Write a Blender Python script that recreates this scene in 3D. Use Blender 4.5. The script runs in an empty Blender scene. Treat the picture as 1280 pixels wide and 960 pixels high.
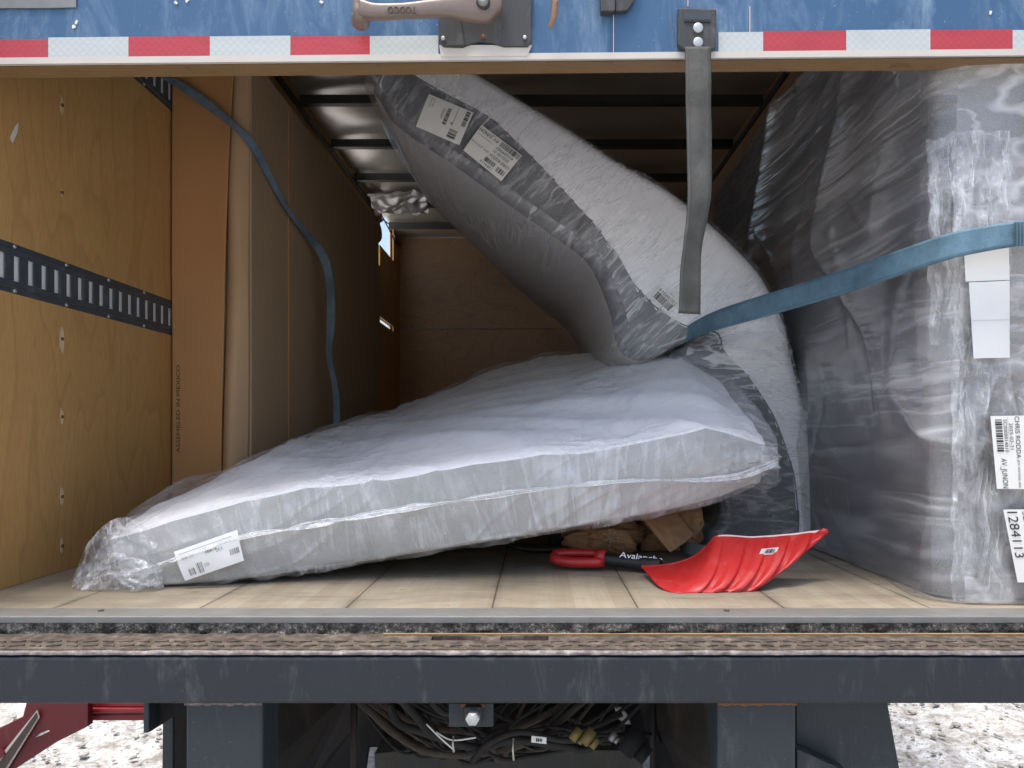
import bpy, bmesh, math, random
import numpy as np
from mathutils import Vector, Matrix
from mathutils.bvhtree import BVHTree
R = math.radians
scene = bpy.context.scene
C = scene.collection
# ------------------------------------------------------------------ camera, light, exposure
CZ = 1.568            # camera height above the ground; truck floor is at 1.2
FL = 1.2
cam_d = bpy.data.cameras.new('camera'); cam = bpy.data.objects.new('camera', cam_d); C.objects.link(cam)
cam.location = (0, 0, CZ); cam.rotation_euler = (R(90), 0, 0)
cam_d.sensor_width = 36; cam_d.lens = 26.72
cam_d.shift_x = -30/1280; cam_d.shift_y = 60/1280
cam_d.clip_start = 0.05; cam_d.clip_end = 1000
scene.camera = cam
scene.render.resolution_x = 1024; scene.render.resolution_y = 768
w = bpy.data.worlds.new("World"); scene.world = w; w.use_nodes = True
nt = w.node_tree; bg = nt.nodes['Background']; sky = nt.nodes.new('ShaderNodeTexSky')
SUN_EL, SUN_AZ = 77, 222      # azimuth clockwise from +Y
sky.sky_type = 'NISHITA'; sky.sun_disc = False; sky.sun_elevation = R(SUN_EL); sky.sun_rotation = R(SUN_AZ)
sky.air_density = 1.0; sky.dust_density = 4.0; sky.ozone_density = 1.0
nt.links.new(sky.outputs[0], bg.inputs[0]); bg.inputs[1].default_value = 0.15
sl = bpy.data.lights.new('sun', 'SUN'); sl.energy = 2.6; sl.angle = R(20); sl.color = (1.0, 0.96, 0.9)
so = bpy.data.objects.new('sun', sl); C.objects.link(so)
el, az = R(SUN_EL), R(SUN_AZ)
so.rotation_euler = Vector((math.sin(az)*math.cos(el), math.cos(az)*math.cos(el), math.sin(el))).to_track_quat('Z', 'Y').to_euler()
so.location = (0, -5, 8)
scene.view_settings.view_transform = 'Standard'; scene.view_settings.look = 'None'
scene.view_settings.exposure = 1.02; scene.view_settings.gamma = 1
try:
    scene.cycles.transparent_max_bounces = 24; scene.cycles.max_bounces = 10; scene.cycles.diffuse_bounces = 6
    scene.cycles.sample_clamp_indirect = 8
except Exception: pass

# ------------------------------------------------------------------ helpers
def P(px, py, D):
    return Vector(((px-670)*D/950, D, CZ+(540-py)*D/950))
random.seed(7); rng = np.random.default_rng(11)
_perm = rng.random((512, 512))
def vn(x, y):
    x = np.asarray(x, float); y = np.asarray(y, float)
    xi = np.floor(x).astype(int); yi = np.floor(y).astype(int)
    fx = x-xi; fy = y-yi; fx = fx*fx*(3-2*fx); fy = fy*fy*(3-2*fy)
    g = lambda a, b: _perm[a % 512, b % 512]
    return ((g(xi, yi)*(1-fx)+g(xi+1, yi)*fx)*(1-fy)+(g(xi, yi+1)*(1-fx)+g(xi+1, yi+1)*fx)*fy)*2-1
def ridge(x, y, p=4):
    return (1-np.abs(vn(x, y)))**p
def spline(ts, ps, t):
    """smooth interpolation (catmull-rom, non uniform) of points ps at ts"""
    ts = np.asarray(ts, float); ps = np.asarray(ps, float); t = np.asarray(t, float)
    m = np.zeros_like(ps)
    for i in range(len(ts)):
        a = max(i-1, 0); b = min(i+1, len(ts)-1)
        m[i] = (ps[b]-ps[a])/(ts[b]-ts[a])
    k = np.clip(np.searchsorted(ts, t)-1, 0, len(ts)-2)
    h = (ts[k+1]-ts[k]); s = (t-ts[k])/h
    sh = (len(t),)+(1,)*(ps.ndim-1); s = s.reshape(sh); h = h.reshape(sh)
    return (2*s**3-3*s**2+1)*ps[k]+(s**3-2*s**2+s)*h*m[k]+(-2*s**3+3*s**2)*ps[k+1]+(s**3-s**2)*h*m[k+1]

def setp(o, label=None, cat=None, group=None, kind=None):
    if label: o['label'] = label
    if cat: o['category'] = cat
    if group: o['group'] = group
    if kind: o['kind'] = kind
    return o
def thing(name, label, cat, loc=(0, 0, 0), group=None):
    o = bpy.data.objects.new(name, None); C.objects.link(o); o.location = loc; o.empty_display_size = .1
    return setp(o, label, cat, group)
def wloc(p):
    v = Vector((0, 0, 0))
    while p is not None: v = v+p.location; p = p.parent
    return v
def obj(name, me, mats, parent=None, smooth=False, bevel=0, solid=0):
    """me is mesh data or bmesh in world coordinates"""
    if isinstance(me, bmesh.types.BMesh):
        b = me; me = bpy.data.meshes.new(name); b.to_mesh(me); b.free()
    else: me.name = name
    if not isinstance(mats, (list, tuple)): mats = [mats]
    for m in mats: me.materials.append(m)
    if parent is not None:
        me.transform(Matrix.Translation(-wloc(parent)))
    o = bpy.data.objects.new(name, me); C.objects.link(o); o.parent = parent
    if smooth:
        for p in me.polygons: p.use_smooth = True
    if solid:
        s = o.modifiers.new('s', 'SOLIDIFY'); s.thickness = solid; s.offset = 0
    if bevel:
        s = o.modifiers.new('b', 'BEVEL'); s.width = bevel; s.segments = 2; s.limit_method = 'ANGLE'
    return o
def box(b, x0, x1, y0, y1, z0, z1, mi=0):
    v = [b.verts.new(p) for p in ((x0,y0,z0),(x1,y0,z0),(x1,y1,z0),(x0,y1,z0),(x0,y0,z1),(x1,y0,z1),(x1,y1,z1),(x0,y1,z1))]
    for f in ((0,3,2,1),(4,5,6,7),(0,1,5,4),(1,2,6,5),(2,3,7,6),(3,0,4,7)):
        b.faces.new([v[i] for i in f]).material_index = mi
def boxo(name, x0, x1, y0, y1, z0, z1, m, parent=None, bevel=0.002):
    b = bmesh.new(); box(b, x0, x1, y0, y1, z0, z1); return obj(name, b, m, parent, bevel=bevel)
def prism(b, pts, n, mi=0):
    """polygon pts (world Vectors) extruded by vector n"""
    a = [b.verts.new(p) for p in pts]; c = [b.verts.new(Vector(p)+n) for p in pts]
    fs = [b.faces.new(a), b.faces.new(c[::-1])]
    for i in range(len(a)):
        j = (i+1) % len(a); fs.append(b.faces.new((a[j], a[i], c[i], c[j])))
    for f in fs: f.material_index = mi
    bmesh.ops.recalc_face_normals(b, faces=fs)
def pprism(b, px, D, th, mi=0):
    prism(b, [P(x, y, D) for x, y in px], Vector((0, th, 0)), mi)
def tube(b, pts, r, seg=10, mi=0, samples=None):
    pts = np.array([tuple(p) for p in pts], float)
    if samples:
        tt = np.linspace(0, 1, len(pts)); pts = spline(tt, pts, np.linspace(0, 1, samples))
    rr = r if hasattr(r, '__len__') else [r]*len(pts)
    if len(rr) != len(pts): rr = np.interp(np.linspace(0, 1, len(pts)), np.linspace(0, 1, len(rr)), rr)
    rings = []; up = Vector((0, 0, 1))
    for i, p in enumerate(pts):
        d = Vector(pts[min(i+1, len(pts)-1)]-pts[max(i-1, 0)]).normalized()
        u = up.cross(d)
        if u.length < 1e-3: u = Vector((1, 0, 0)).cross(d)
        u.normalize(); v = d.cross(u)
        rings.append([b.verts.new(Vector(p)+(u*math.cos(k*2*math.pi/seg)+v*math.sin(k*2*math.pi/seg))*rr[i]) for k in range(seg)])
    fs = []
    for i in range(len(rings)-1):
        for k in range(seg):
            fs.append(b.faces.new((rings[i][k], rings[i][(k+1) % seg], rings[i+1][(k+1) % seg], rings[i+1][k])))
    fs.append(b.faces.new(rings[0][::-1])); fs.append(b.faces.new(rings[-1]))
    for f in fs: f.material_index = mi; f.smooth = True
    bmesh.ops.recalc_face_normals(b, faces=fs)
def cyl(b, c, r, ax, L, seg=24, mi=0):
    c = Vector(c); ax = Vector(ax).normalized()*L/2; tube(b, [c-ax, c+ax], r, seg, mi)
def grid_mesh(G, closed=False, mask=None, uvs=(1, 1), name='m'):
    """G [n,m,3]; closed wraps second axis; mask[n-1,m or m-1] of faces kept"""
    n, m = G.shape[:2]; mm = m if closed else m-1
    idx = np.arange(n*m).reshape(n, m)
    faces = []; uv = []
    for i in range(n-1):
        for j in range(mm):
            if mask is not None and not mask[i, j]: continue
            j2 = (j+1) % m
            faces.append((idx[i, j], idx[i, j2], idx[i+1, j2], idx[i+1, j]))
            uv += [(i/(n-1)*uvs[0], j/mm*uvs[1]), (i/(n-1)*uvs[0], (j+1)/mm*uvs[1]), ((i+1)/(n-1)*uvs[0], (j+1)/mm*uvs[1]), ((i+1)/(n-1)*uvs[0], j/mm*uvs[1])]
    used = np.unique(np.array(faces)); remap = -np.ones(n*m, int); remap[used] = np.arange(len(used))
    me = bpy.data.meshes.new(name)
    me.from_pydata([tuple(p) for p in G.reshape(-1, 3)[used]], [], [tuple(remap[list(f)]) for f in faces])
    l = me.uv_layers.new(name='UVMap'); l.data.foreach_set('uv', np.array(uv).ravel())
    for p in me.polygons: p.use_smooth = True
    return me
def normals(G, closed=False):
    if closed:
        dj = np.roll(G, -1, 1)-np.roll(G, 1, 1)
    else: dj = np.gradient(G, axis=1)
    di = np.gradient(G, axis=0)
    n = np.cross(di, dj); l = np.linalg.norm(n, axis=2, keepdims=True); return n/np.maximum(l, 1e-9)

# ------------------------------------------------------------------ materials
class M:
    def __init__(s, name, rough=.5, metal=0, color=(.5, .5, .5), spec=.5):
        s.m = bpy.data.materials.new(name); s.m.use_nodes = True; s.t = s.m.node_tree; s.b = s.t.nodes['Principled BSDF']
        s.out = s.t.nodes['Material Output']
        s.b.inputs['Roughness'].default_value = rough; s.b.inputs['Metallic'].default_value = metal
        s.b.inputs['Base Color'].default_value = (*color, 1); s.b.inputs['Specular IOR Level'].default_value = spec
        s.co = s.t.nodes.new('ShaderNodeTexCoord')
    def n(s, typ, **k):
        n = s.t.nodes.new(typ)
        for a, v in k.items(): setattr(n, a, v)
        return n
    def l(s, a, b): s.t.links.new(a, b)
    def vec(s, scale=(1, 1, 1), rot=(0, 0, 0), src='Object', warp=None):
        mp = s.n('ShaderNodeMapping'); mp.inputs['Scale'].default_value = scale; mp.inputs['Rotation'].default_value = rot
        s.l(s.co.outputs[src], mp.inputs[0]); return mp.outputs[0]
    def noise(s, v, scale=5, detail=4, rough=.55, dist=0):
        n = s.n('ShaderNodeTexNoise'); n.inputs['Scale'].default_value = scale; n.inputs['Detail'].default_value = detail
        n.inputs['Roughness'].default_value = rough; n.inputs['Distortion'].default_value = dist; s.l(v, n.inputs['Vector']); return n.outputs[0]
    def math(s, op, a, b=None, clamp=False):
        n = s.n('ShaderNodeMath', operation=op); n.use_clamp = clamp
        for i, x in enumerate((a, b)):
            if x is None: continue
            if isinstance(x, (int, float)): n.inputs[i].default_value = x
            else: s.l(x, n.inputs[i])
        return n.outputs[0]
    def ramp(s, f, stops):
        n = s.n('ShaderNodeValToRGB'); s.l(f, n.inputs[0]); e = n.color_ramp.elements
        while len(e) < len(stops): e.new(.5)
        for i, (p, c) in enumerate(stops):
            e[i].position = p; e[i].color = (*c, 1) if hasattr(c, '__len__') else (c, c, c, 1)
        return n.outputs[0]
    def mix(s, f, a, b, mode='MIX'):
        n = s.n('ShaderNodeMix', data_type='RGBA', blend_type=mode)
        for i, x in ((0, f), (6, a), (7, b)):
            if isinstance(x, (int, float)): n.inputs[i].default_value = x
            elif isinstance(x, tuple): n.inputs[i].default_value = (*x, 1)
            else: s.l(x, n.inputs[i])
        return n.outputs[2]
    def bump(s, h, strength=.3, dist=.01, prev=None):
        n = s.n('ShaderNodeBump'); n.inputs['Strength'].default_value = strength; n.inputs['Distance'].default_value = dist
        s.l(h, n.inputs['Height'])
        if prev: s.l(prev, n.inputs['Normal'])
        s.l(n.outputs[0], s.b.inputs['Normal']); return n.outputs[0]
    def col(s, c): s.l(c, s.b.inputs['Base Color']); return s
    def rough(s, c): s.l(c, s.b.inputs['Roughness']); return s

def plain(name, color, rough=.5, metal=0, var=.15, scale=30, bump=.05, spec=.5):
    m = M(name, rough, metal, color, spec); v = m.vec()
    n = m.noise(v, scale, 5, .6)
    m.col(m.mix(n, tuple(c*(1-var) for c in color), tuple(min(1, c*(1+var)) for c in color)))
    m.bump(m.noise(v, scale*4, 4), bump, .003)
    return m.m

def plywood(name, c0, c1, grain=(1, 2.5, .6), sc=1.6, knots=True):
    m = M(name, .5, 0, spec=.35)
    v = m.vec(grain)
    f = m.noise(v, sc, 2, .5, .4)
    w = m.math('FRACT', m.math('MULTIPLY', f, 9.0))
    line = m.ramp(w, [(0, 0), (.06, 1), (.22, .25), (1, 0)])
    fine = m.noise(m.vec(tuple(g*18 if g > 2 else g*5 for g in grain)), 9, 4, .6)
    base = m.mix(m.noise(m.vec((.8, 1.2, .7)), 1.7, 5, .6, .6), c0, c1)
    dk = tuple(c*.52 for c in c0)
    col = m.mix(m.math('MULTIPLY', line, .3), base, dk)
    col = m.mix(m.math('MULTIPLY', m.ramp(fine, [(.42, 0), (.75, 1)]), .45), col, dk)
    col = m.mix(m.ramp(m.noise(m.vec((1, 1, .35)), 14, 3), [(.66, 0), (.74, .55)]), col, tuple(c*.5 for c in c0))
    # scuffs and stray scratches
    col = m.mix(m.ramp(m.noise(m.vec((1, 14, 1.6), (R(25), 0, 0)), 3, 6, .7), [(.66, 0), (.72, .35)]), col, tuple(min(1, c*1.5) for c in c1))
    m.col(col); m.bump(fine, .15, .002)
    return m.m
ply_wall = plywood('birch_plywood', (.47, .255, .085), (.62, .38, .145))
ply_far = plywood('old_plywood', (.44, .27, .15), (.60, .39, .23), (.7, 1, 2.2), 1.5)

# truck floor boards
m = M('hardwood_floor', .55, spec=.3)
sx = m.n('ShaderNodeSeparateXYZ'); m.l(m.co.outputs['Object'], sx.inputs[0])
strip = m.math('FLOOR', m.math('MULTIPLY', sx.outputs[0], 24))
wn = m.n('ShaderNodeTexWhiteNoise', noise_dimensions='1D'); m.l(strip, wn.inputs['W'])
base = m.mix(wn.outputs['Value'], (.29, .255, .195), (.36, .325, .255))
g = m.noise(m.vec((38, 1.4, 1)), 3, 5, .65, .3)
base = m.mix(m.ramp(g, [(.35, 0), (.75, .6)]), base, (.27, .20, .12))
grime = m.noise(m.vec((1.2, 2.4, 1)), 2.6, 6, .65, .5)
base = m.mix(m.ramp(grime, [(.42, 0), (.75, .7)]), base, (.15, .135, .11))
spots = m.noise(m.vec((1, 1.7, 1)), 26, 3, .5)
base = m.mix(m.ramp(spots, [(.70, 0), (.74, .8)]), base, (.09, .075, .055))
sc = m.noise(m.vec((3, 26, 1), (0, 0, R(12))), 2.4, 6, .7)
base = m.mix(m.ramp(sc, [(.62, 0), (.68, .35)]), base, (.62, .56, .44))
pp = m.math('ABSOLUTE', m.math('SUBTRACT', m.math('FRACT', m.math('ADD', m.math('DIVIDE', m.math('ADD', sx.outputs[0], .0916), .305), .5)), .5))
seam = m.ramp(pp, [(.0, .8), (.003, .8), (.0065, 0)])
near_s = m.ramp(pp, [(0, 1), (.05, 0)])
base = m.mix(m.math('MULTIPLY', near_s, m.ramp(grime, [(.4, .1), (.6, .7)])), base, (.12, .10, .075))
gy = m.ramp(m.noise(m.vec((1.5, 8, 1)), 3, 6, .7), [(.55, 0), (.66, .45)])
base = m.mix(gy, base, (.10, .085, .065))
base = m.mix(seam, base, (.05, .04, .03)); m.col(base)
m.rough(m.ramp(grime, [(.3, .38), (.8, .62)]))
b1 = m.bump(g, .12, .002)
m.bump(m.math('SUBTRACT', 1, seam), .6, .004, b1)
floor_m = m.m

def painted(name, c, scratch, rough=.45, s=1.0, amt=.35, vert=True, low=.53, spec=.4):
    m = M(name, rough, spec=spec)
    v = m.vec((1, 1, .35) if vert else (1, 1, 1))
    a = m.noise(v, 7*s, 8, .7, .6); b_ = m.noise(m.vec((9, 9, 1.2) if vert else (3, 3, 3)), 6*s, 6, .75)
    patch = m.ramp(a, [(low, 0), (low+.17, 1)])
    f = m.math('MULTIPLY', patch, m.ramp(b_, [(.4, .25), (.7, 1)]))
    col = m.mix(m.math('MULTIPLY', f, amt), c, scratch)
    scr = m.ramp(m.noise(m.vec((70, 70, 2.2), (0, R(14), 0)), 1, 3, .5), [(.74, 0), (.765, .7)])
    spk = m.ramp(m.noise(m.vec(), 95*s, 2, .5), [(.70, 0), (.74, .7)])
    col = m.mix(m.math('MULTIPLY', m.math('MAXIMUM', scr, spk), min(1, amt*1.4)), col, scratch)
    col = m.mix(m.math('MULTIPLY', m.noise(m.vec(), 2.3, 4), .35), col, tuple(x*.6 for x in c))
    m.col(col); m.rough(m.ramp(a, [(.3, rough-.08), (.7, rough+.2)])); m.bump(b_, .12, .002)
    return m.m
blue_m = painted('scuffed_blue_paint', (.050, .125, .24), (.30, .42, .52), .45, 1.6, .75, low=.48)
bumper_m = painted('dark_steel_paint', (.014, .019, .025), (.22, .225, .22), .36, 3.0, .42, low=.54)
post_m = painted('dark_steel_paint_post', (.020, .028, .034), (.20, .20, .19), .42, 2.4, .38, low=.54)
plate_m = painted('worn_black_plate', (.05, .052, .052), (.3, .3, .29), .5, 3, .5)
red_m = painted('red_machine_paint', (.085, .005, .009), (.20, .08, .07), .35, 2, .35)
red_bright = painted('red_machine_paint_beam', (.17, .008, .014), (.3, .1, .09), .32, 2, .3)
under_m = painted('dirty_chassis', (.006, .006, .007), (.05, .042, .032), .75, 3, .6, low=.5)
brownplate_m = painted('grimy_brown_plate', (.014, .012, .010), (.07, .052, .034), .7, 1.2, .7, low=.45)
tank_m = painted('grey_dusty_plate', (.035, .038, .036), (.13, .105, .07), .6, 1.6, .6, low=.48)
m = M('rusty_tread_plate', .8); v = m.vec()
rn = m.noise(v, 45, 7, .7)
cc = m.ramp(rn, [(.3, (.018, .015, .012)), (.48, (.062, .047, .036)), (.62, (.12, .097, .075)), (.78, (.24, .22, .19))])
m.col(cc); m.bump(rn, .6, .004); tread_m = m.m
m = M('worn_edge', .6, .3); rn = m.noise(m.vec((1, 1, 1)), 60, 6, .7)
m.col(m.ramp(rn, [(.3, (.05, .042, .042)), (.55, (.15, .13, .128)), (.8, (.34, .315, .31))])); m.bump(rn, .4, .003); edge_m = m.m
m = M('gritty_black_strip', .9); rn = m.noise(m.vec(), 130, 4, .8)
m.col(m.ramp(rn, [(.38, (.012, .012, .012)), (.55, (.07, .068, .062)), (.68, (.26, .25, .23))])); m.bump(rn, 1, .006); grit_m = m.m
alu_m = plain('dull_aluminium', (.24, .24, .23), .5, .55, .25, 22, .15)
galv_dark = painted('galvanised_rail', (.055, .065, .075), (.3, .32, .34), .42, 4, .5)
white_alu = plain('white_rail_paint', (.56, .52, .46), .45, 0, .08, 14, .05)
raw_edge = plywood('door_edge_wood', (.20, .125, .06), (.33, .21, .10), (.6, 5, 5), 3)
zinc_m = plain('zinc', (.5, .5, .5), .45, .7, .2, 60, .1)
liner_m = plain('white_liner', (.80, .80, .78), .5, 0, .05, 10)
roof_m = plain('roof_sheet', (.72, .70, .64), .30, .45, .15, 3, .12)
rib_m = plain('roof_rib', (.10, .105, .10), .5, .5, .2, 10)
black_m = plain('black_rubber', (.012, .012, .013), .55, 0, .3, 30, .2)
cable_m = plain('dusty_cable', (.010, .009, .008), .75, 0, .9, 14, .5)
cable_d = plain('clay_caked_cable', (.06, .048, .034), .9, 0, .7, 30, .8)
castm = plain('cast_brown_handle', (.19, .145, .12), .42, .15, .18, 40, .12)
castd = plain('cast_letter', (.045, .034, .028), .6)
hookm = plain('tan_hook', (.30, .17, .095), .5, 0, .35, 30)
scarp = painted('red_plastic', (.50, .022, .022), (.62, .26, .22), .34, 2.5, .3, spec=.5)
worn_white = plain('worn_white_edge', (.75, .6, .56), .6, 0, .2, 60)
rust_m = plain('rust', (.16, .07, .03), .85, 0, .4, 50, .4)
m = M('rust_scuff', .7); rn = m.noise(m.vec((1, 1, .5)), 70, 6, .8)
m.col(m.ramp(rn, [(.40, (.024, .030, .037)), (.52, (.07, .06, .052)), (.7, (.20, .14, .10))])); scuff_m = m.m
gold_m = plain('yellow_connector', (.16, .12, .03), .5, 0, .4, 60)
paper_w = plain('label_paper', (.72, .72, .69), .42, 0, .05, 20)
paper_thin = plain('thin_wrapped_paper', (.66, .67, .67), .4, 0, .05, 20)
ink_m = plain('black_ink', (.02, .02, .022), .5, 0, .1)
white_ink = plain('white_ink', (.85, .85, .85), .5, 0, .05)
yellowline = plain('yellow_strip', (.27, .17, .07), .6, 0, .3, 30)

def cardboard(name, c):
    m = M(name, .72, spec=.2); a = m.noise(m.vec((.6, .6, .25)), 3, 5, .6); cor = m.noise(m.vec((1, 1, 60)), 3, 2)
    col = m.mix(a, tuple(x*.82 for x in c), tuple(x*1.12 for x in c))
    col = m.mix(m.ramp(m.noise(m.vec(), 160, 2), [(.62, 0), (.75, .25)]), col, tuple(x*.6 for x in c))
    m.col(col); m.bump(cor, .12, .002); return m.m
card_m = cardboard('cardboard', (.47, .25, .105)); card_l = cardboard('cardboard_flap', (.50, .33, .19)); card_d = cardboard('cardboard_side', (.44, .31, .19))
kraft = cardboard('kraft_paper', (.44, .25, .13))

def webbing(name, c, sc=400):
    m = M(name, .6, spec=.35); 
    wv = m.n('ShaderNodeTexWave', wave_type='BANDS', bands_direction='X'); wv.inputs['Scale'].default_value = sc*.5; wv.inputs['Distortion'].default_value = .5
    m.l(m.co.outputs['UV'], wv.inputs['Vector'])
    d = m.noise(m.vec((1, 1, 1)), 14, 6, .65); e = m.noise(m.vec((1, 1, 1)), 170, 3, .6)
    col = m.mix(m.ramp(d, [(.35, 0), (.75, 1)]), tuple(x*.7 for x in c), tuple(min(1, x*1.45+.01) for x in c))
    col = m.mix(m.math('MULTIPLY', e, .5), col, tuple(x*.5 for x in c))
    sx = m.n('ShaderNodeSeparateXYZ'); m.l(m.co.outputs['UV'], sx.inputs[0])
    ed = m.math('ABSOLUTE', m.math('SUBTRACT', sx.outputs[1], .5))
    col = m.mix(m.ramp(ed, [(.36, 0), (.375, .55), (.395, .55), (.41, 0)]), col, tuple(x*.45 for x in c))
    m.col(col); bb = m.bump(wv.outputs[1], .3, .0012); m.bump(e, .5, .0015, bb); return m.m
blue_web = webbing('blue_webbing', (.105, .20, .27)); grey_web = webbing('grey_webbing', (.065, .066, .060)); pale_grey_web = webbing('grey_green_webbing', (.15, .17, .15)); pale_web = webbing('pale_blue_webbing', (.16, .225, .28))

def fabric(name, c, sp, quilt=False):
    m = M(name, .85, spec=.2)
    s = m.noise(m.vec(), 420, 3, .7); a = m.noise(m.vec(), 4, 4)
    col = m.mix(m.ramp(s, [(.38, 0), (.64, 1)]), tuple(x*(1-sp) for x in c), tuple(min(1, x*(1+sp)) for x in c))
    col = m.mix(m.math('MULTIPLY', a, .2), col, tuple(x*.8 for x in c)); m.col(col)
    if quilt:
        vo = m.n('ShaderNodeTexVoronoi', feature='F1'); vo.inputs['Scale'].default_value = 62; vo.inputs['Randomness'].default_value = .0
        m.l(m.vec((1, .8, 1), (R(20), R(38), 0)), vo.inputs['Vector'])
        bb = m.bump(vo.outputs['Distance'], .25, .004); m.bump(s, .05, .001, bb)
        m.col(m.mix(m.ramp(vo.outputs['Distance'], [(.25, 0), (.6, .14)]), col, tuple(x*.7 for x in c)))
    else: m.bump(s, .4, .002)
    return m.m
dark_fab = fabric('heather_charcoal', (.13, .135, .15), .45)
grey_under = fabric('grey_underside', (.46, .46, .46), .15)
white_knit = fabric('white_quilted_knit', (.86, .865, .885), .05, True)
white_top = fabric('white_cover', (.95, .95, .945), .01)
grey_border = fabric('pale_grey_border', (.40, .40, .385), .18)
slate_fab = fabric('slate_fabric', (.15, .155, .17), .35)
slate_lite = fabric('grey_edge_fabric', (.17, .17, .175), .4)

def film(name, haze=.08, crease=.35, su=(10, 3), ang=0, gloss=.1, tint=.96, power=(.86, .97), pw=9, grough=.2, fres=.22, bumpd=.0022, fcol=(.86, .87, .88)):
    """clear plastic film: see-through, milky where it is creased, the pale streaks also painted as fold highlights, glossy"""
    m = M(name, .22, 0, fcol, .6)
    v1 = m.vec((su[0], su[1], 1), (0, 0, R(ang)), 'UV'); v2 = m.vec((su[0]*2.3, su[1]*1.3, 1), (0, 0, R(ang+24)), 'UV')
    def rid(v, sc, p, d=.25):
        n = m.noise(v, sc, 3, .5, d); a = m.math('ABSOLUTE', m.math('SUBTRACT', n, .5)); return m.math('SUBTRACT', 1, m.math('MULTIPLY', a, p), True)
    r1 = rid(v1, 1, pw); r2 = rid(v2, 1, pw*1.3); big = m.noise(m.vec((2.2, 2.2, 1), src='UV'), 2.2, 4, .6)
    area = m.ramp(big, [(.38, .15), (.62, 1)])
    c1 = m.ramp(r1, [(power[0]-.25, 0), (power[1], 1)]); c2 = m.ramp(r2, [(power[0]-.2, 0), (1, 1)])
    cr = m.math('MULTIPLY', m.math('MAXIMUM', c1, m.math('MULTIPLY', c2, .7)), area)  # pale crease streaks: milky film plus fold highlights put into the colour
    h = m.math('ADD', m.math('MULTIPLY', r1, .6), m.math('MULTIPLY', r2, .4))
    bn = m.n('ShaderNodeBump'); bn.inputs['Strength'].default_value = .9; bn.inputs['Distance'].default_value = bumpd; m.l(h, bn.inputs['Height'])
    m.l(bn.outputs[0], m.b.inputs['Normal'])
    fac = m.math('ADD', m.math('MULTIPLY', cr, crease), m.math('MULTIPLY', area, haze), True)
    tr = m.n('ShaderNodeBsdfTransparent'); tr.inputs[0].default_value = (tint, tint, tint, 1)
    mx = m.n('ShaderNodeMixShader'); m.l(fac, mx.inputs[0]); m.l(tr.outputs[0], mx.inputs[1]); m.l(m.b.outputs[0], mx.inputs[2])
    gl = m.n('ShaderNodeBsdfGlossy'); gl.inputs['Roughness'].default_value = grough; m.l(bn.outputs[0], gl.inputs['Normal'])
    lw = m.n('ShaderNodeLayerWeight'); lw.inputs['Blend'].default_value = .25; m.l(bn.outputs[0], lw.inputs['Normal'])
    gf = m.math('ADD', m.math('MULTIPLY', lw.outputs['Fresnel'], fres), gloss*.15, True)
    m2 = m.n('ShaderNodeMixShader'); m.l(gf, m2.inputs[0]); m.l(mx.outputs[0], m2.inputs[1]); m.l(gl.outputs[0], m2.inputs[2])
    m.l(m2.outputs[0], m.out.inputs[0]); return m.m
film_bent = film('clear_film_bent', .15, .42, (36, 6), 8, .12, tint=.985, fres=.12, bumpd=.0005)
film_low = film('milky_film', .22, .26, (20, 3.2), 24, .08, pw=5.5, bumpd=.004, tint=.99, fres=.07, fcol=(.92, .94, .97))
film_top = film('milky_film_top', .20, .22, (6, 30), 12, .10, tint=.99, fres=.18, bumpd=.009, grough=.08, fcol=(.92, .94, .98))
film_right = film('clear_film_tall', .30, .36, (9, 5), 30, .3, bumpd=.004, pw=8, fcol=(.8, .81, .83))
film_thick = film('bunched_film', .34, .36, (5, 7), 30, .1, fres=.14, bumpd=.0012, fcol=(.82, .84, .86))
film_tail = film('loose_film', .24, .40, (8, 5), 20, .1, fres=.12, bumpd=.003, fcol=(.88, .9, .92))
film_flap = film('bunched_film_flap', .26, .36, (9, 5), 35, .3, fcol=(.8, .82, .84))
film_seam = film('film_seam', .9, .5, (60, 2), 0, .2, fcol=(.9, .92, .93))

# ------------------------------------------------------------------ ground
m = M('snowy_gravel', .8, spec=.2)
n1 = m.noise(m.vec(), 9, 7, .72, .4); n2 = m.noise(m.vec(), 45, 5, .7); n3 = m.noise(m.vec(), 1.3, 4, .6)
c = m.ramp(n1, [(.38, (.20, .19, .17)), (.46, (.40, .39, .375)), (.57, (.60, .605, .61))])
c = m.mix(m.ramp(n2, [(.38, .85), (.47, 0)]), c, (.18, .16, .135))
c = m.mix(m.ramp(n3, [(.4, .35), (.6, 0)]), c, (.52, .48, .42))
m.col(c); bb = m.bump(n1, .8, .06); m.bump(n2, .6, .02, bb); snow_m = m.m
xs = np.concatenate([[-400, -60, -15], np.linspace(-5, 5, 170), [15, 60, 400]]); ys = np.concatenate([[-400, -60, -8], np.linspace(0.5, 9, 150), [20, 80, 500]])
X, Y = np.meshgrid(xs, ys, indexing='ij'); near = (np.abs(X) < 5.1)*(Y > .4)*(Y < 9.1)
Z = near*(.018*vn(X*4, Y*4)+.012*vn(X*13+5, Y*13)+.01*vn(X*29, Y*29))-.01
setp(obj('ground', grid_mesh(np.stack([X, Y, Z], 2)), snow_m), kind='structure')

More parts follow.
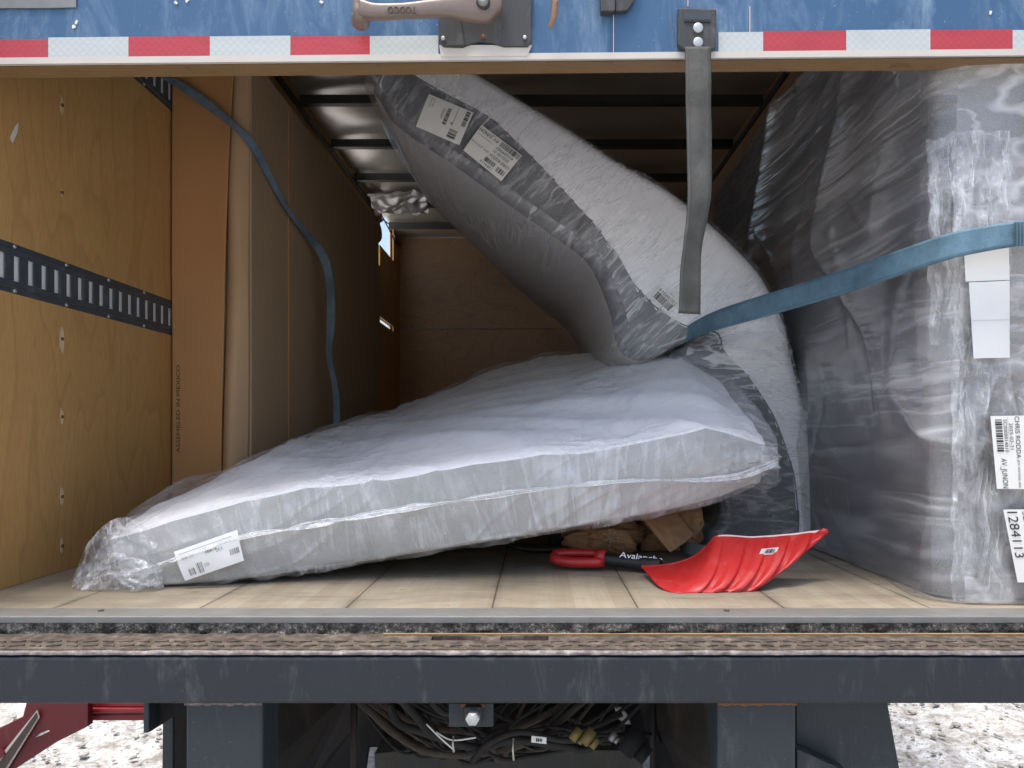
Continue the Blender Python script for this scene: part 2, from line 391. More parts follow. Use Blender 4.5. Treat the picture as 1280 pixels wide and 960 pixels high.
b = bmesh.new(); rp = random.Random(3)
for k in range(1100):
    x = rp.choice([-1, 1])*rp.uniform(.9, 2.9); y = rp.uniform(2.6, 5.2); q = bmesh.ops.create_icosphere(b, subdivisions=1, radius=1)['verts']
    sz = rp.uniform(.005, .016)*(2 if rp.random() < .08 else 1); z0 = .005+.018*float(vn(x*4, y*4)); a = rp.uniform(0, 3.1)
    for v_ in q:
        c_ = v_.co; j_ = rp.uniform(.75, 1.15); X_, Y_ = c_.x*sz*1.4*j_, c_.y*sz*j_
        v_.co = Vector((x+X_*math.cos(a)-Y_*math.sin(a), y+X_*math.sin(a)+Y_*math.cos(a), z0+c_.z*sz*.6*j_))
setp(obj('gravel', b, plain('pebble', (.24, .23, .21), .8, 0, .7, 6, .3)), kind='stuff')
# ------------------------------------------------------------------ truck
truck = thing('box_truck', 'box truck seen from behind with its scuffed blue roll-up door half raised', 'truck', (0, 4, 0))
XL, XR, YF, YB, ZC = -1.25, 1.20, 1.53, 7.0, CZ+1.78
T = lambda n, *a, **k: boxo(n, *a, **k)
boxo('cargo_floor', XL-.03, XR+.03, 1.575, YB+.05, FL-.04, FL, floor_m, truck, 0)
# left wall: plywood sheets, with an opening high up near the front, plus an added hidden slot to light the roof
for (y0, y1, z0, z1) in ((1.53, 1.999, 0, 1.78), (2.001, 3.219, 0, 1.78), (3.221, 4.439, 0, 1.78), (4.441, 6.09, 0, 1.33), (4.441, 6.09, 1.64, 1.78), (6.092, 6.67, 0, .88), (6.092, 6.67, .925, 1.5), (6.672, 7.0, 0, 1.78)):
    hs = [(FL, CZ+z1)]
    if y0 < 4: hs = [(FL, CZ+.345), (CZ+.437, CZ+1.115), (CZ+1.207, CZ+z1)]
    b = bmesh.new()
    for a, c_ in hs: box(b, XL-.012, XL, y0, y1, (a if z0 == 0 else CZ+z0)+.001, c_)
    obj('wall_panel', b, ply_wall, truck)
b = bmesh.new()
for (y0, y1, z0, z1) in ((1.5, 4.44, FL-.1-CZ, 1.85), (4.44, 6.09, FL-.1-CZ, 1.33), (4.44, 6.09, 1.64, 1.85), (6.09, 6.67, FL-.1-CZ, .88), (6.09, 6.67, .925, 1.5), (6.67, 7.1, FL-.1-CZ, 1.85)): box(b, XL-.05, XL-.03, y0, y1, CZ+z0, CZ+z1)
obj('outer_skin', b, liner_m, truck)
boxo('wall_panel', XR, XR+.012, 1.53, YB, FL+.001, ZC, ply_far, truck, 0)
boxo('outer_skin', XR+.03, XR+.05, 1.5, YB+.1, FL-.1, CZ+1.85, liner_m, truck, 0)
# plywood bulkhead of two sheets with a slit of daylight at its left end
b = bmesh.new(); box(b, XL+.0, XR, YB-.03, YB-.01, FL, CZ+.94); box(b, XL, XR, YB-.028, YB-.012, CZ+.948, ZC-.002)
obj('bulkhead', b, ply_far, truck)
boxo('front_wall', XL-.05, XR+.05, YB+.02, YB+.06, FL-.1, CZ+1.85, liner_m, truck, 0)
# roof
n = 60
X, Y = np.meshgrid(np.linspace(XL-.02, XR+.02, n), np.linspace(1.6, 7.02, 130), indexing='ij')
Z = ZC+.012+.006*vn(X*3, Y*5)+.010*np.cos((Y-4.03)/.61*2*np.pi)
obj('roof_sheet', grid_mesh(np.stack([X, Y, Z], 2)), roof_m, truck)
boxo('roof_skin', XL-.05, XR+.05, 1.5, YB+.1, CZ+1.85, CZ+1.87, liner_m, truck, 0)
for k in range(-4, 5):
    y = 4.03+.61*k
    if y > 6.9: continue
    b = bmesh.new(); box(b, XL, XR, y-.012, y+.012, ZC-.05, ZC+.004); box(b, XL, XR, y-.03, y-.012, ZC-.05, ZC-.045); box(b, XL, XR, y+.012, y+.03, ZC-.012, ZC-.006)
    obj('roof_rib', b, rib_m, truck)
for x0, x1 in ((XL, XL+.012), (XR-.012, XR)):
    for y0, y1 in (((1.6, 6.09), (6.67, 6.97)) if x0 < 0 else ((1.6, 6.97),)):
        boxo('roof_rail', x0, x1, y0, y1, ZC-.085, ZC-.052, rib_m, truck, 0)
# crumpled vapour barrier foil hanging at the open corner
foil_m = plain('foil', (.55, .55, .55), .35, .5, .1, 8, .1)
u, v = np.meshgrid(np.linspace(0, 1, 60), np.linspace(0, 1, 40), indexing='ij')
X = XL+.03+.42*u; Y = 5.50+.25*v+.03*vn(u*6, v*5); Z = ZC-.06-.08*v+.03*ridge(u*3+v*2, v*3+u*1, 3)+.008*vn(u*8, v*6)
obj('vapour_foil', grid_mesh(np.stack([X, Y, Z], 2)), foil_m, truck, solid=.001)
u, v = np.meshgrid(np.linspace(0, 1, 20), np.linspace(0, 1, 16), indexing='ij')
X = XL+.005+.035*u*(1-.5*v)+.008*vn(u*5, v*5); Y = 5.7+.05*vn(u*4, v*7)+.25*u; Z = CZ+1.72-.26*v+.02*vn(u*7, v*6)
obj('torn_liner', grid_mesh(np.stack([X, Y, Z], 2)), kraft, truck, solid=.002)
b = bmesh.new(); tube(b, [(XL-.02, 6.1, CZ+1.80), (XL+.02, 6.7, CZ+1.66)], .006, 6); tube(b, [(XL-.02, 6.15, CZ+1.74), (XL, 6.7, CZ+1.80)], .005, 6)
obj('loose_wire', b, black_m, truck)

# E-track rails on the left wall
def etrack(zc):
    b = bmesh.new(); x0, x1 = XL+.001, XL+.004; h = .06; y = 1.53; ye = 4.6
    hs = .030; sw = .0195; pitch = .0508
    box(b, x0, x1, y, ye, zc+hs, zc+h-.014); box(b, x0, x1, y, ye, zc-h+.014, zc-hs)
    box(b, x0-.003, x1-.003, y, ye, zc+h-.014, zc+h); box(b, x0-.003, x1-.003, y, ye, zc-h, zc-h+.014)
    k = 0
    while y < ye:
        box(b, x0, x1, y, min(y+pitch-sw, ye), zc-hs+.0002, zc+hs-.0002)
        y += pitch
    o = obj('tie_down_rail', b, galv_dark, truck, bevel=.0015)
    boxo('rail_backing', XL-.006, XL-.002, 1.53, ye, zc-.055, zc+.055, liner_m, o, 0)
    b = bmesh.new()
    b.free()
    for i in range(14):
        for s in (-1, 1):
            b = bmesh.new(); cyl(b, (XL+.001, 1.62+i*.2, zc+s*(h-.007)), .005, (1, 0, 0), .006, 10); obj('rivet', b, zinc_m, o)
etrack(CZ+.391); etrack(CZ+1.16)
# screws with chipped plywood along the wall joint at y=2
chip_m = plain('chipped_wood', (.66, .50, .30), .7, 0, .3, 60); 
for z, s in ((.245, 1.5), (.04, 1), (-.17, 1), (-.30, .9), (.86, 1.1), (.63, .5)):
    b = bmesh.new(); 
    pts = [Vector((XL+.0015, 2.0+.006*s*math.cos(a)*(1+.4*random.random()), CZ+z+.018*s*math.sin(a)*(1+.5*random.random()))) for a in np.linspace(0, 2*math.pi, 11)[:-1]]
    prism(b, pts, Vector((.001, 0, 0)), 0); cyl(b, (XL+.003, 2.0, CZ+z), .0045, (1, 0, 0), .005, 10, 1)
    obj('screw', b, [chip_m, rust_m], truck)
b = bmesh.new(); prism(b, [Vector((XL+.001, y, CZ+z)) for y, z in ((1.805, .70), (1.822, .735), (1.832, .745), (1.828, .72), (1.812, .69))], Vector((.002, 0, 0)))
obj('paint_chip', b, paper_w, truck)

# threshold: aluminium sill, gritty gap, rusty step plate, worn edge, bumper
b = bmesh.new(); box(b, -1.29, 1.25, 1.505, 1.577, FL-.012, FL+.003)
obj('threshold', b, alu_m, truck, bevel=.002)
b = bmesh.new()
b.free()
for i in range(22):
    if random.random() < .5: continue
    b = bmesh.new(); cyl(b, (-1.2+i*.113+random.uniform(-.03, .03), 1.55, FL+.0033), .006, (0, 0, 1), .003, 10); obj('screw', b, tank_m, truck)
u, v = np.meshgrid(np.linspace(0, 1, 420), np.linspace(0, 1, 8), indexing='ij')
X = -1.29+2.54*u; Y = 1.507-.012*np.maximum(0, vn(u*120, v*2))-.004; Z = FL-.034+.024*v
obj('rubber_seal', grid_mesh(np.stack([X, Y, Z], 2)), grit_m, truck)
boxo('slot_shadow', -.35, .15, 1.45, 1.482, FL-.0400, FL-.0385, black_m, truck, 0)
sp = bmesh.new()       # step plate with raised lugs and two slots
zt = FL-.030
def xpx(px, D): return (px-670)*D/950
s0, s1, s2, s3 = xpx(538, 1.45), xpx(600, 1.45), xpx(625, 1.45), xpx(686, 1.45)
box(sp, -1.29, 1.25, 1.482, 1.53, zt-.008, zt); box(sp, -1.29, 1.25, 1.392, 1.452, zt-.008, zt)
for a, c_ in ((-1.29, s0), (s1, s2), (s3, 1.25)): box(sp, a, c_, 1.452, 1.482, zt-.008, zt)
k = 0
for row, y in enumerate((1.412, 1.44)):
    x = -1.27+.017*row
    while x < 1.22:
        if not (y > 1.43 and (s0-.03 < x < s3)):
            d = .010 if (k+row) % 2 else -.010
            prism(sp, [Vector((x-.011, y-d*.3-.002, zt-.001)), Vector((x+.011, y+d*.3-.002, zt-.001)), Vector((x+.011, y+d*.3+.003, zt-.001)), Vector((x-.011, y-d*.3+.003, zt-.001))], Vector((0, 0, .0035)))
        x += .034; k += 1
obj('step_plate', sp, tread_m, truck)
boxo('yellow_line', -.30, 1.25, 1.488, 1.4955, zt+.001, zt+.0025, yellowline, truck, 0)
u, v = np.meshgrid(np.linspace(0, 1, 500), np.linspace(0, 1, 9), indexing='ij')
X = -1.29+2.54*u; a = v*math.pi*.5; rr = .0075+.0012*vn(u*160, v*2)
Y = 1.394-rr*np.sin(a)+.0; Z = zt-.010+rr*np.cos(a)+.001
obj('worn_lip', grid_mesh(np.stack([X, Y, Z], 2)), edge_m, truck)
zb0 = CZ-.4965
b = bmesh.new(); box(b, -1.29, 1.25, 1.386, 1.50, zb0, zt-.012)
obj('bumper_beam', b, bumper_m, truck, bevel=.006)
# specks and a rusty scar on the beam

# posts under the beam with weld beads, gussets and brackets
def ppoly(name, px, D, th, mat, parent=truck, bevel=.002):
    b = bmesh.new(); pprism(b, px, D, th); return obj(name, b, mat, parent, bevel=bevel)
for (a, c_) in ((232, 328), (897, 995)):
    x0, x1 = xpx(a, 1.40), xpx(c_, 1.40)
    o = boxo('support_post', x0, x1, 1.40, 1.49, .35, zb0-.001, post_m, truck, .005)
    b = bmesh.new(); tube(b, [(x0+(x1-x0)*t, 1.398+.001*random.random(), zb0-.003+.0015*random.random()) for t in np.linspace(0, 1, 30)], [random.uniform(.003, .0055) for _ in range(30)], 8)
    obj('weld_bead', b, rust_m if a > 500 else edge_m, o, smooth=True)
g_ = boxo('gusset_plate', xpx(996, 1.47), xpx(1106, 1.47), 1.47, 1.476, .35, zb0-.001, post_m, truck, 0)
me = g_.data
for vtx in me.vertices:
    if vtx.co.x > .55 and vtx.co.z < .8: vtx.co.x += .13
ppoly('gusset_lip', [(996, 936), (1060, 965), (1060, 1000), (996, 1000)], 1.42, .04, bumper_m)
ppoly('bracket_plate', [(179, 878), (186, 878), (186, 916), (179, 917)], 1.42, .05, post_m)
ppoly('bracket_web', [(186, 878), (233, 878), (233, 886), (186, 916)], 1.46, .006, under_m)
ppoly('side_strut', [(203, 902), (216, 893), (216, 1010), (202, 1010)], 1.52, .01, post_m)
ppoly('side_strut', [(216, 880), (234, 880), (234, 1010), (216, 1010)], 1.56, .01, brownplate_m)
# inclined chassis plates behind the posts
for pts in ([P(318, 872, 1.60), P(430, 872, 2.0), P(372, 975, 2.0), P(318, 975, 1.60)],
            [P(436, 872, 2.15), P(446, 872, 2.15), P(446, 905, 2.15), P(396, 975, 2.15), P(386, 975, 2.1)],
            [P(820, 878, 1.95), P(905, 872, 1.60), P(905, 975, 1.60), P(852, 975, 1.95), P(824, 915, 1.95)],
            ):
    b = bmesh.new(); prism(b, pts, Vector((0, .012, 0))); obj('chassis_plate', b, brownplate_m, truck)
ppoly('chassis_plate', [(360, 870), (470, 870), (454, 985), (360, 985)], 2.35, .02, under_m)
ppoly('chassis_plate', [(796, 870), (1000, 870), (1000, 985), (822, 985)], 2.35, .02, under_m)
b = bmesh.new(); tube(b, [P(442, 870, 1.9), P(442, 980, 1.9)], .008, 8); tube(b, [P(817, 870, 1.9), P(815, 980, 1.9)], .007, 8)
obj('hanger_rod', b, brownplate_m, truck)
b = bmesh.new(); box(b, -.62, .46, 2.7, 2.78, CZ-1.12, FL-.1); obj('dark_backdrop', b, under_m, truck)  # added dark wall, stands in for the shade behind the cables
for x in (-.50, .42): boxo('frame_rail', x-.04, x+.04, 2.3, 7.5, CZ-.95, FL-.12, under_m, truck, .004)
ppoly('tank_guard', [(468, 942), (515, 937), (800, 938), (822, 1060), (468, 1060)], 2.2, .35, tank_m)
# hitch bracket with bolt
hb = ppoly('pin_bracket', [(561, 879), (617, 879), (617, 909), (561, 909)], 1.43, .006, post_m)
b = bmesh.new(); pprism(b, [(580, 884), (602, 884), (602, 907), (580, 907)], 1.41, .02); obj('clamp', b, tank_m, hb, bevel=.004)
b = bmesh.new(); cyl(b, P(591, 897, 1.40), .013, (0, 1, 0), .02, 6); cyl(b, P(591, 897, 1.392), .008, (0, 1, 0), .012, 16); obj('bolt', b, zinc_m, hb, bevel=.001)
b = bmesh.new(); pprism(b, [(576, 880), (606, 880), (606, 884), (576, 884)], 1.425, .004); obj('rust_mark', b, rust_m, hb)
# wiring loom
for i in range(42):
    r_ = random.choice([.003, .004, .005, .006, .009])
    x0 = random.uniform(455, 600); x1 = random.uniform(620, 815); y0 = random.uniform(890, 925); D = random.uniform(1.75, 2.15)
    mid = [(x0+(x1-x0)*t, y0+random.uniform(-14, 18)+16*math.sin(t*math.pi), D+random.uniform(-.05, .05)) for t in np.linspace(0, 1, 6)]
    mid[0] = (x0-20, 865, D+.05); 
    if random.random() < .5: mid[-1] = (x1+15, 868, D)
    b = bmesh.new(); tube(b, [P(*p) for p in mid], r_, 8, samples=34); obj('cable', b, cable_d if i % 5 == 0 else cable_m, truck)
for pts, r_ in (([(500, 872, 1.7), (520, 895, 1.7), (545, 920, 1.7), (600, 935, 1.72), (640, 925, 1.72), (700, 932, 1.72), (730, 938, 1.72)], .009),
                ([(590, 952, 1.7), (610, 930, 1.7), (650, 915, 1.7), (700, 925, 1.7), (735, 925, 1.7), (738, 936, 1.7), (722, 938, 1.7)], .007),
                ([(485, 880, 1.8), (500, 905, 1.8), (530, 915, 1.8), (570, 930, 1.8)], .010),
                ([(540, 878, 1.66), (552, 890, 1.66), (565, 893, 1.66)], .007)):
    b = bmesh.new(); tube(b, [P(*p) for p in pts], r_, 10, samples=40); obj('cable', b, cable_m, truck)
b = bmesh.new(); tube(b, [P(545, 915, 1.66), P(565, 925, 1.66), P(595, 922, 1.66)], .0018, 6, samples=12); tube(b, [P(533, 905, 1.66), P(550, 922, 1.65), P(568, 938, 1.66)], .0018, 6, samples=12)
obj('thin_wire', b, paper_w, truck)
for x, y0, y1 in ((642, 923, 950), (567, 920, 940)):
    b = bmesh.new(); tube(b, [P(x, y0, 1.66), P(x-1, (y0+y1)/2, 1.655), P(x, y1, 1.66)], .0022, 6); obj('cable_tie', b, white_alu, truck)
for x, y, mt, s in ((720, 918, gold_m, 1), (735, 921, gold_m, 1.2), (766, 921, alu_m, .7), (790, 928, under_m, 2)):
    b = bmesh.new(); cyl(b, P(x, y, 1.7), .010*s, (.6, .2, .7), .03*s, 8); cyl(b, P(x, y, 1.7)+Vector((.012, 0, -.012))*s, .007*s, (.6, .2, .7), .02*s, 8); obj('connector', b, mt, truck)
ppoly('hook', [(768, 885), (776, 884), (784, 893), (789, 906), (780, 905), (772, 897)], 1.85, .01, alu_m)
b = bmesh.new(); pprism(b, [(664.5, 920), (683, 922), (683, 930), (664, 928)], 1.64, .002, 0)
for x0, y0, x1, y1 in ((670, 923, 671.5, 927.5), (672.5, 923.5, 674, 927.5), (670, 925, 678, 925.7), (675.5, 923.5, 677, 928)):
    pprism(b, [(x0, y0), (x1, y0), (x1, y1), (x0, y1)], 1.638, .001, 1)
obj('cable_tag', b, [paper_w, ink_m], truck)
# rear wheels
def wheel(x, y):
    t = bmesh.new(); n = 48; prof = [(.25, -.11), (.40, -.13), (.48, -.115), (.50, -.09), (.50, .09), (.48, .115), (.40, .13), (.25, .11)]
    G = np.array([[(x+w_, y+r_*math.cos(a), .5+r_*math.sin(a)) for r_, w_ in prof] for a in np.linspace(0, 2*math.pi, n)])
    o = obj('wheel', grid_mesh(G), black_m, truck)
    b = bmesh.new(); cyl(b, (x, y, .5), .255, (1, 0, 0), .12, 32); cyl(b, (x, y, .5), .10, (1, 0, 0), .20, 20); obj('rim', b, alu_m, o)
for x in (-1.12, -.83, .80, 1.09): wheel(x, 4.9)

# roll-up door
def dpoly(b, px, D, th, mi=0): pprism(b, px, D, th, mi)
tl = lambda x, y: y+(0-x)*.0  # photo heights are used directly
b = bmesh.new()
dpoly(b, [(-110, 79), (-110, -80), (1400, -80), (1400, 66)], 1.585, .022)
door = obj('roll_up_door', b, blue_m, truck)
b = bmesh.new(); box(b, -1.24, 1.19, 1.59, 1.612, CZ+.985+.01, CZ+1.72); obj('upper_panel', b, blue_m, door)
b = bmesh.new(); prism(b, [P(-110, 79.5, 1.583), P(1400, 65.5, 1.583), P(1400, 67, 1.64)+Vector((0, 0, .0)), P(-110, 81, 1.64)], Vector((0, 0, -.006)))
prism(b, [P(-110, 73, 1.578), P(1400, 60, 1.578), P(1400, 68, 1.578), P(-110, 81, 1.578)], Vector((0, .006, 0)))
obj('bottom_rail', b, white_alu, door)
b = bmesh.new(); prism(b, [P(-110, 78.5, 1.60), P(1400, 65.5, 1.60), P(1400, 65.5, 1.60)+Vector((0, .05, 0)), P(-110, 78.5, 1.60)+Vector((0, .05, 0))], Vector((0, 0, -.0105)))
obj('bottom_edge', b, raw_edge, door)
# frame the truck body above the door
boxo('header', XL-.05, XR+.05, 1.45, 1.58, CZ+1.60, CZ+1.87, white_alu, truck, .004)
for x0, x1 in ((XL-.09, XL-.001), (XR+.013, XR+.10)): boxo('rear_post', x0, x1, 1.43, 1.53, FL-.1, CZ+1.87, white_alu, truck, .004)
# reflective tape
def tape_mat(name, c, line):
    m = M(name, .35, 0, c, .6); a = m.n('ShaderNodeTexWave', wave_type='BANDS', bands_direction='DIAGONAL'); a.inputs['Scale'].default_value = 40
    m.l(m.vec((1, 0, 1)), a.inputs[0]); b_ = m.n('ShaderNodeTexWave', wave_type='BANDS', bands_direction='DIAGONAL'); b_.inputs['Scale'].default_value = 40; m.l(m.vec((-1, 0, 1)), b_.inputs[0])
    mx = m.math('MAXIMUM', a.outputs[1], b_.outputs[1]); col = m.mix(m.ramp(mx, [(.9, 0), (.97, .8)]), c, line)
    col = m.mix(m.ramp(m.noise(m.vec(), 9, 6, .65), [(.55, 0), (.75, .35)]), col, tuple(x*.6 for x in c)); m.col(col)
    m.bump(m.noise(m.vec((1, 1, 3)), 9, 4), .35, .006); return m.m
tw = tape_mat('white_reflective', (.50, .53, .51), (.42, .46, .47)); tr_ = tape_mat('red_reflective', (.42, .035, .045), (.45, .05, .06))
def tape(edges, y_top, y_bot):
    b = bmesh.new()
    for (a, c_, mi) in edges:
        w_ = 1.2*math.sin(a*.07)
        dpoly(b, [(a, y_top(a)+w_), (c_, y_top(c_)+w_), (c_, y_bot(c_)), (a, y_bot(a))], 1.5825, .0015, mi)
    return obj('reflective_tape', b, [tw, tr_], door)
yt = lambda x: 48.5-x*.0095; yb = lambda x: 73.2-x*.0078
tape([(-60, 60, 1), (60.3, 160.5, 0), (160.8, 262, 1), (262.3, 363, 0), (363.3, 462, 1), (462.3, 548, 0)], yt, yb)
tape([(898, 954, 0), (954.3, 1057.5, 1), (1057.8, 1163, 0), (1163.3, 1265.5, 1), (1265.8, 1370, 0)], lambda x: 48.8-x*.0095, yb)
dl = bmesh.new()
for x, y0, y1 in ((766.5, 14, 66), (859.5, -20, 8), (937, 8, 40)): dpoly(dl, [(x, y0), (x+.8, y0), (x+.8, y1), (x, y1)], 1.583, .001)
obj('seam_line', dl, worn_white, door)
b = bmesh.new(); dpoly(b, [(-60, -40), (95, -40), (95, 9), (60, 10), (-60, 10)], 1.581, .003); obj('bare_patch', b, alu_m, door)
b = bmesh.new()
for x, y in ((220, 4), (234, 1), (402, 3), (93, 34), (1238, 16), (96, 28)):
    pts = [P(x+2.6*math.cos(a)*random.uniform(.4, 1.2), y+3*math.sin(a)*random.uniform(.4, 1.2), 1.584) for a in np.linspace(0, 6.28, 9)[:-1]]
    prism(b, pts, Vector((0, -.0015, 0)))
obj('paint_chip', b, paper_w, door)
# latch plate and handle with letters
lp = ppoly('latch_plate', [(547, -25), (665, -25), (664, 52), (660, 58), (630, 58), (616, 54), (600, 52), (588, 55), (578, 59), (554, 58), (549, 52)], 1.572, .006, plate_m, door, .0015)
ppoly('latch_tab', [(562, 20), (574, 16), (581, 56), (559, 57)], 1.567, .004, plate_m, lp, .001)
ppoly('worn_patch', [(549, 56), (665, 56), (659, 70), (551, 71)], 1.5765, .004, white_alu, door, .001)
b = bmesh.new()
for x, y in ((554, 48), (656, 47)): cyl(b, P(x, y, 1.568), .004, (0, 1, 0), .006, 16)
obj('rivet', b, zinc_m, lp, bevel=.001)
b = bmesh.new(); cyl(b, P(604, 46, 1.5705), .005, (0, 1, 0), .002, 12); obj('rust_mark', b, rust_m, lp)
hd = bmesh.new()
N = 60; tt = np.linspace(0, 1, N)
cen = spline([0, .12, .3, .5, .7, .85, 1], [P(450, 11, 1.52), P(470, 15, 1.515), P(505, 14, 1.515), P(545, 11, 1.52), P(580, 10, 1.53), P(605, 9, 1.54), P(628, 2, 1.55)], tt)
hh = np.interp(tt, [0, .1, .3, .5, .6, .75, .9, 1], [.018, .015, .0135, .0165, .019, .028, .034, .020]); dd = np.interp(tt, [0, .5, 1], [.012, .012, .016])
ang = np.linspace(0, 2*np.pi, 28, endpoint=False)
sq = lambda x: np.sign(x)*np.abs(x)**.6
G = np.stack([np.stack([np.full(28, cen[i, 0]), cen[i, 1]+dd[i]*sq(np.sin(ang)), cen[i, 2]+hh[i]*sq(np.cos(ang))], 1) for i in range(N)])
G = np.concatenate([G[:1]*0+G[0].mean(0), G, G[:1]*0+G[-1].mean(0)])
handle = obj('handle', grid_mesh(G, True), castm, door)
b = bmesh.new(); tube(b, [P(451, 27, 1.55), P(450, 18, 1.525), P(447, 6, 1.52), P(446, -25, 1.52)], [.019, .017, .010, .008], 12, samples=14); obj('grip_end', b, castm, handle, smooth=True)
b = bmesh.new(); cyl(b, P(604, 3, 1.524), .014, (0, 1, 0), .006, 24); cyl(b, P(604, 2, 1.521), .010, (0, 1, 0), .006, 24, 1); obj('pivot_ring', b, [castd, alu_m], handle)
def text2d(s, size=1.0):
    cu = bpy.data.curves.new('t', 'FONT'); cu.body = s; cu.size = size; cu.resolution_u = 3
    o = bpy.data.objects.new('t', cu); C.objects.link(o); bpy.context.view_layer.update()
    me = bpy.data.meshes.new_from_object(o.evaluated_get(bpy.context.evaluated_depsgraph_get()))
    vs = [(v.co.x, v.co.y) for v in me.vertices]; fs = [tuple(p.vertices) for p in me.polygons]
    bpy.data.objects.remove(o); bpy.data.meshes.remove(me)
    return vs, fs
def text_on(b, s, o, ux, uy, mi=0, width=None, height=None, off=Vector((0, 0, 0)), thick=None):
    """letters starting at o, advancing along ux, up along uy; scaled to width/height"""
    vs, fs = text2d(s); a = np.array(vs); mn = a.min(0); mx = a.max(0); a = (a-mn)/(mx-mn)
    vv = [b.verts.new(Vector(o)+Vector(ux)*(x*width)+Vector(uy)*(y*height)+off) for x, y in a]
    for f in fs:
        try: b.faces.new([vv[i] for i in f]).material_index = mi
        except ValueError: pass
    if thick:
        pass
# the maker's letters read upside down because the handle is turned over
b = bmesh.new(); text_on(b, 'TODCO', P(520.5, 8.5, 1.5005), (-1, 0, .0), (0, 0, -1), 0, .057, .0135)
bmesh.ops.recalc_face_normals(b, faces=b.faces[:]); obj('letters', b, castd, handle, solid=.002)
b = bmesh.new(); tube(b, [P(694, -20, 1.545), P(694, 5, 1.54), P(692, 22, 1.545), P(687, 35, 1.555)], [.006, .0065, .006, .004], 10, samples=18); obj('door_hook', b, hookm, door, smooth=True)
b = bmesh.new(); dpoly(b, [(750, -30), (769, -30), (769, 12), (766, 14), (751, 14)], 1.56, .02); dpoly(b, [(769, -30), (800, -30), (792, 2), (784, 13), (769, 14)], 1.57, .012); obj('latch_stop', b, plate_m, door, bevel=.002)
# strap bracket on the door
br = ppoly('strap_bracket', [(848, 9), (896, 11), (895, 60), (889, 63), (855, 62), (847, 56)], 1.568, .012, plate_m, door, .003)
ppoly('slot', [(855, 15), (889, 16), (889, 27), (855, 27)], 1.5665, .002, galv_dark, br, 0); ppoly('slot_shadow_bar', [(856, 24), (888, 24.5), (888, 27.5), (856, 27)], 1.5655, .002, black_m, br, 0)
for n_, y in (('rivet', 35), ('rivet', 53)):
    b = bmesh.new(); cyl(b, P(872.5, y, 1.566), .0105, (0, 1, 0), .006, 28); obj('rivet', b, zinc_m, br, bevel=.002)
def ribbon(name, pts, wid, mat, parent=None, n=90, th=.0022, solid=True, wob=0):
    """pts: list of (point, half width vector)"""
    tt = np.linspace(0, 1, len(pts)); t = np.linspace(0, 1, n)
    L = [0]
    for i in range(1, len(pts)): L.append(L[-1]+(Vector(pts[i][0])-Vector(pts[i-1][0])).length)
    tt = np.array(L)/L[-1]
    c = spline(tt, [tuple(p[0]) for p in pts], t); w_ = spline(tt, [tuple(p[1]) for p in pts], t)
    s = np.linspace(-1, 1, 9)
    G = c[:, None, :]+w_[:, None, :]*s[None, :, None]
    G[:, :, 1] += wob*vn(t*9, t*0)[:, None]+wob*.4*vn(t[:, None]*14, s[None, :]*1.5)
    return obj(name, grid_mesh(G, uvs=(L[-1], 1)), mat, parent, solid=th)
H = Vector
ribbon('pull_strap', [(P(872, 60, 1.562), H((.0265, 0, 0))), (P(873, 130, 1.555), H((.0258, 0, 0))), (P(874, 190, 1.553), H((.0255, .002, 0))), (P(874, 240, 1.55), H((.0245, .004, 0))),
       (P(871, 275, 1.55), H((.0225, .010, 0))), (P(866, 305, 1.555), H((.0205, .012, -.001))), (P(863, 340, 1.555), H((.0215, .006, 0))), (P(862, 392, 1.552), H((.0225, .002, -.001)))], 0, grey_web, door, wob=.004, th=.004)

# ------------------------------------------------------------------ generic wrapped mattress
def rounded_ring(n, rx, ry):
    """points round the unit square, a=near..far, b=bottom..top ; returns a,b arrays"""
    pts = []
    k = 7
    def arc(cx, cy, a0): return [(cx+rx*math.cos(R(a0+90*i/k)), cy+ry*math.sin(R(a0+90*i/k))) for i in range(k+1)]
    def line(p, q, m): return [(p[0]+(q[0]-p[0])*i/m, p[1]+(q[1]-p[1])*i/m) for i in range(1, m)]
    segs = [((rx, 0), None)]
    A = arc(rx, ry, 180)       # near bottom corner (a=0 side)
    B = arc(1-rx, ry, 270); Cc = arc(1-rx, 1-ry, 0); D = arc(rx, 1-ry, 90)
    pts += A+line(A[-1], B[0], n)+B+line(B[-1], Cc[0], n//2)+Cc+line(Cc[-1], D[0], n)+D+line(D[-1], A[0], n//2+6)
    a = np.array(pts); return a[:, 0], a[:, 1]
def capped(G, bulge, k=9):
    """round off both ends of a loft"""
    def cap(r0, d):
        c = r0.mean(0); out = []
        for i in range(1, k+1):
            a = math.pi/2*i/k
            f = max(math.cos(a), 0); 
            # shrink thickness/width only by the cap radius, close with a flat end
            sh = 1-(1-f)*bulge[1] if i < k else None
            if sh is None: out.append(c[None]+ (r0-c)*0.0+d*bulge[0]*1.0)
            else: out.append(c+(r0-c)*sh+d*bulge[0]*math.sin(a))
        return out
    d0 = (G[0]-G[2]).mean(0); d0 = d0/np.linalg.norm(d0); d1 = (G[-1]-G[-3]).mean(0); d1 = d1/np.linalg.norm(d1)
    s = cap(G[0], d0)[::-1]; e = cap(G[-1], d1)
    return np.concatenate([np.array(s), G, np.array(e)]), k
def bvh_of(G):
    n, m = G.shape[:2]; idx = np.arange(n*m).reshape(n, m)
    fs = [(int(idx[i, j]), int(idx[i, (j+1) % m]), int(idx[i+1, (j+1) % m]), int(idx[i+1, j])) for i in range(n-1) for j in range(m)]
    return BVHTree.FromPolygons([tuple(p) for p in G.reshape(-1, 3)], fs)
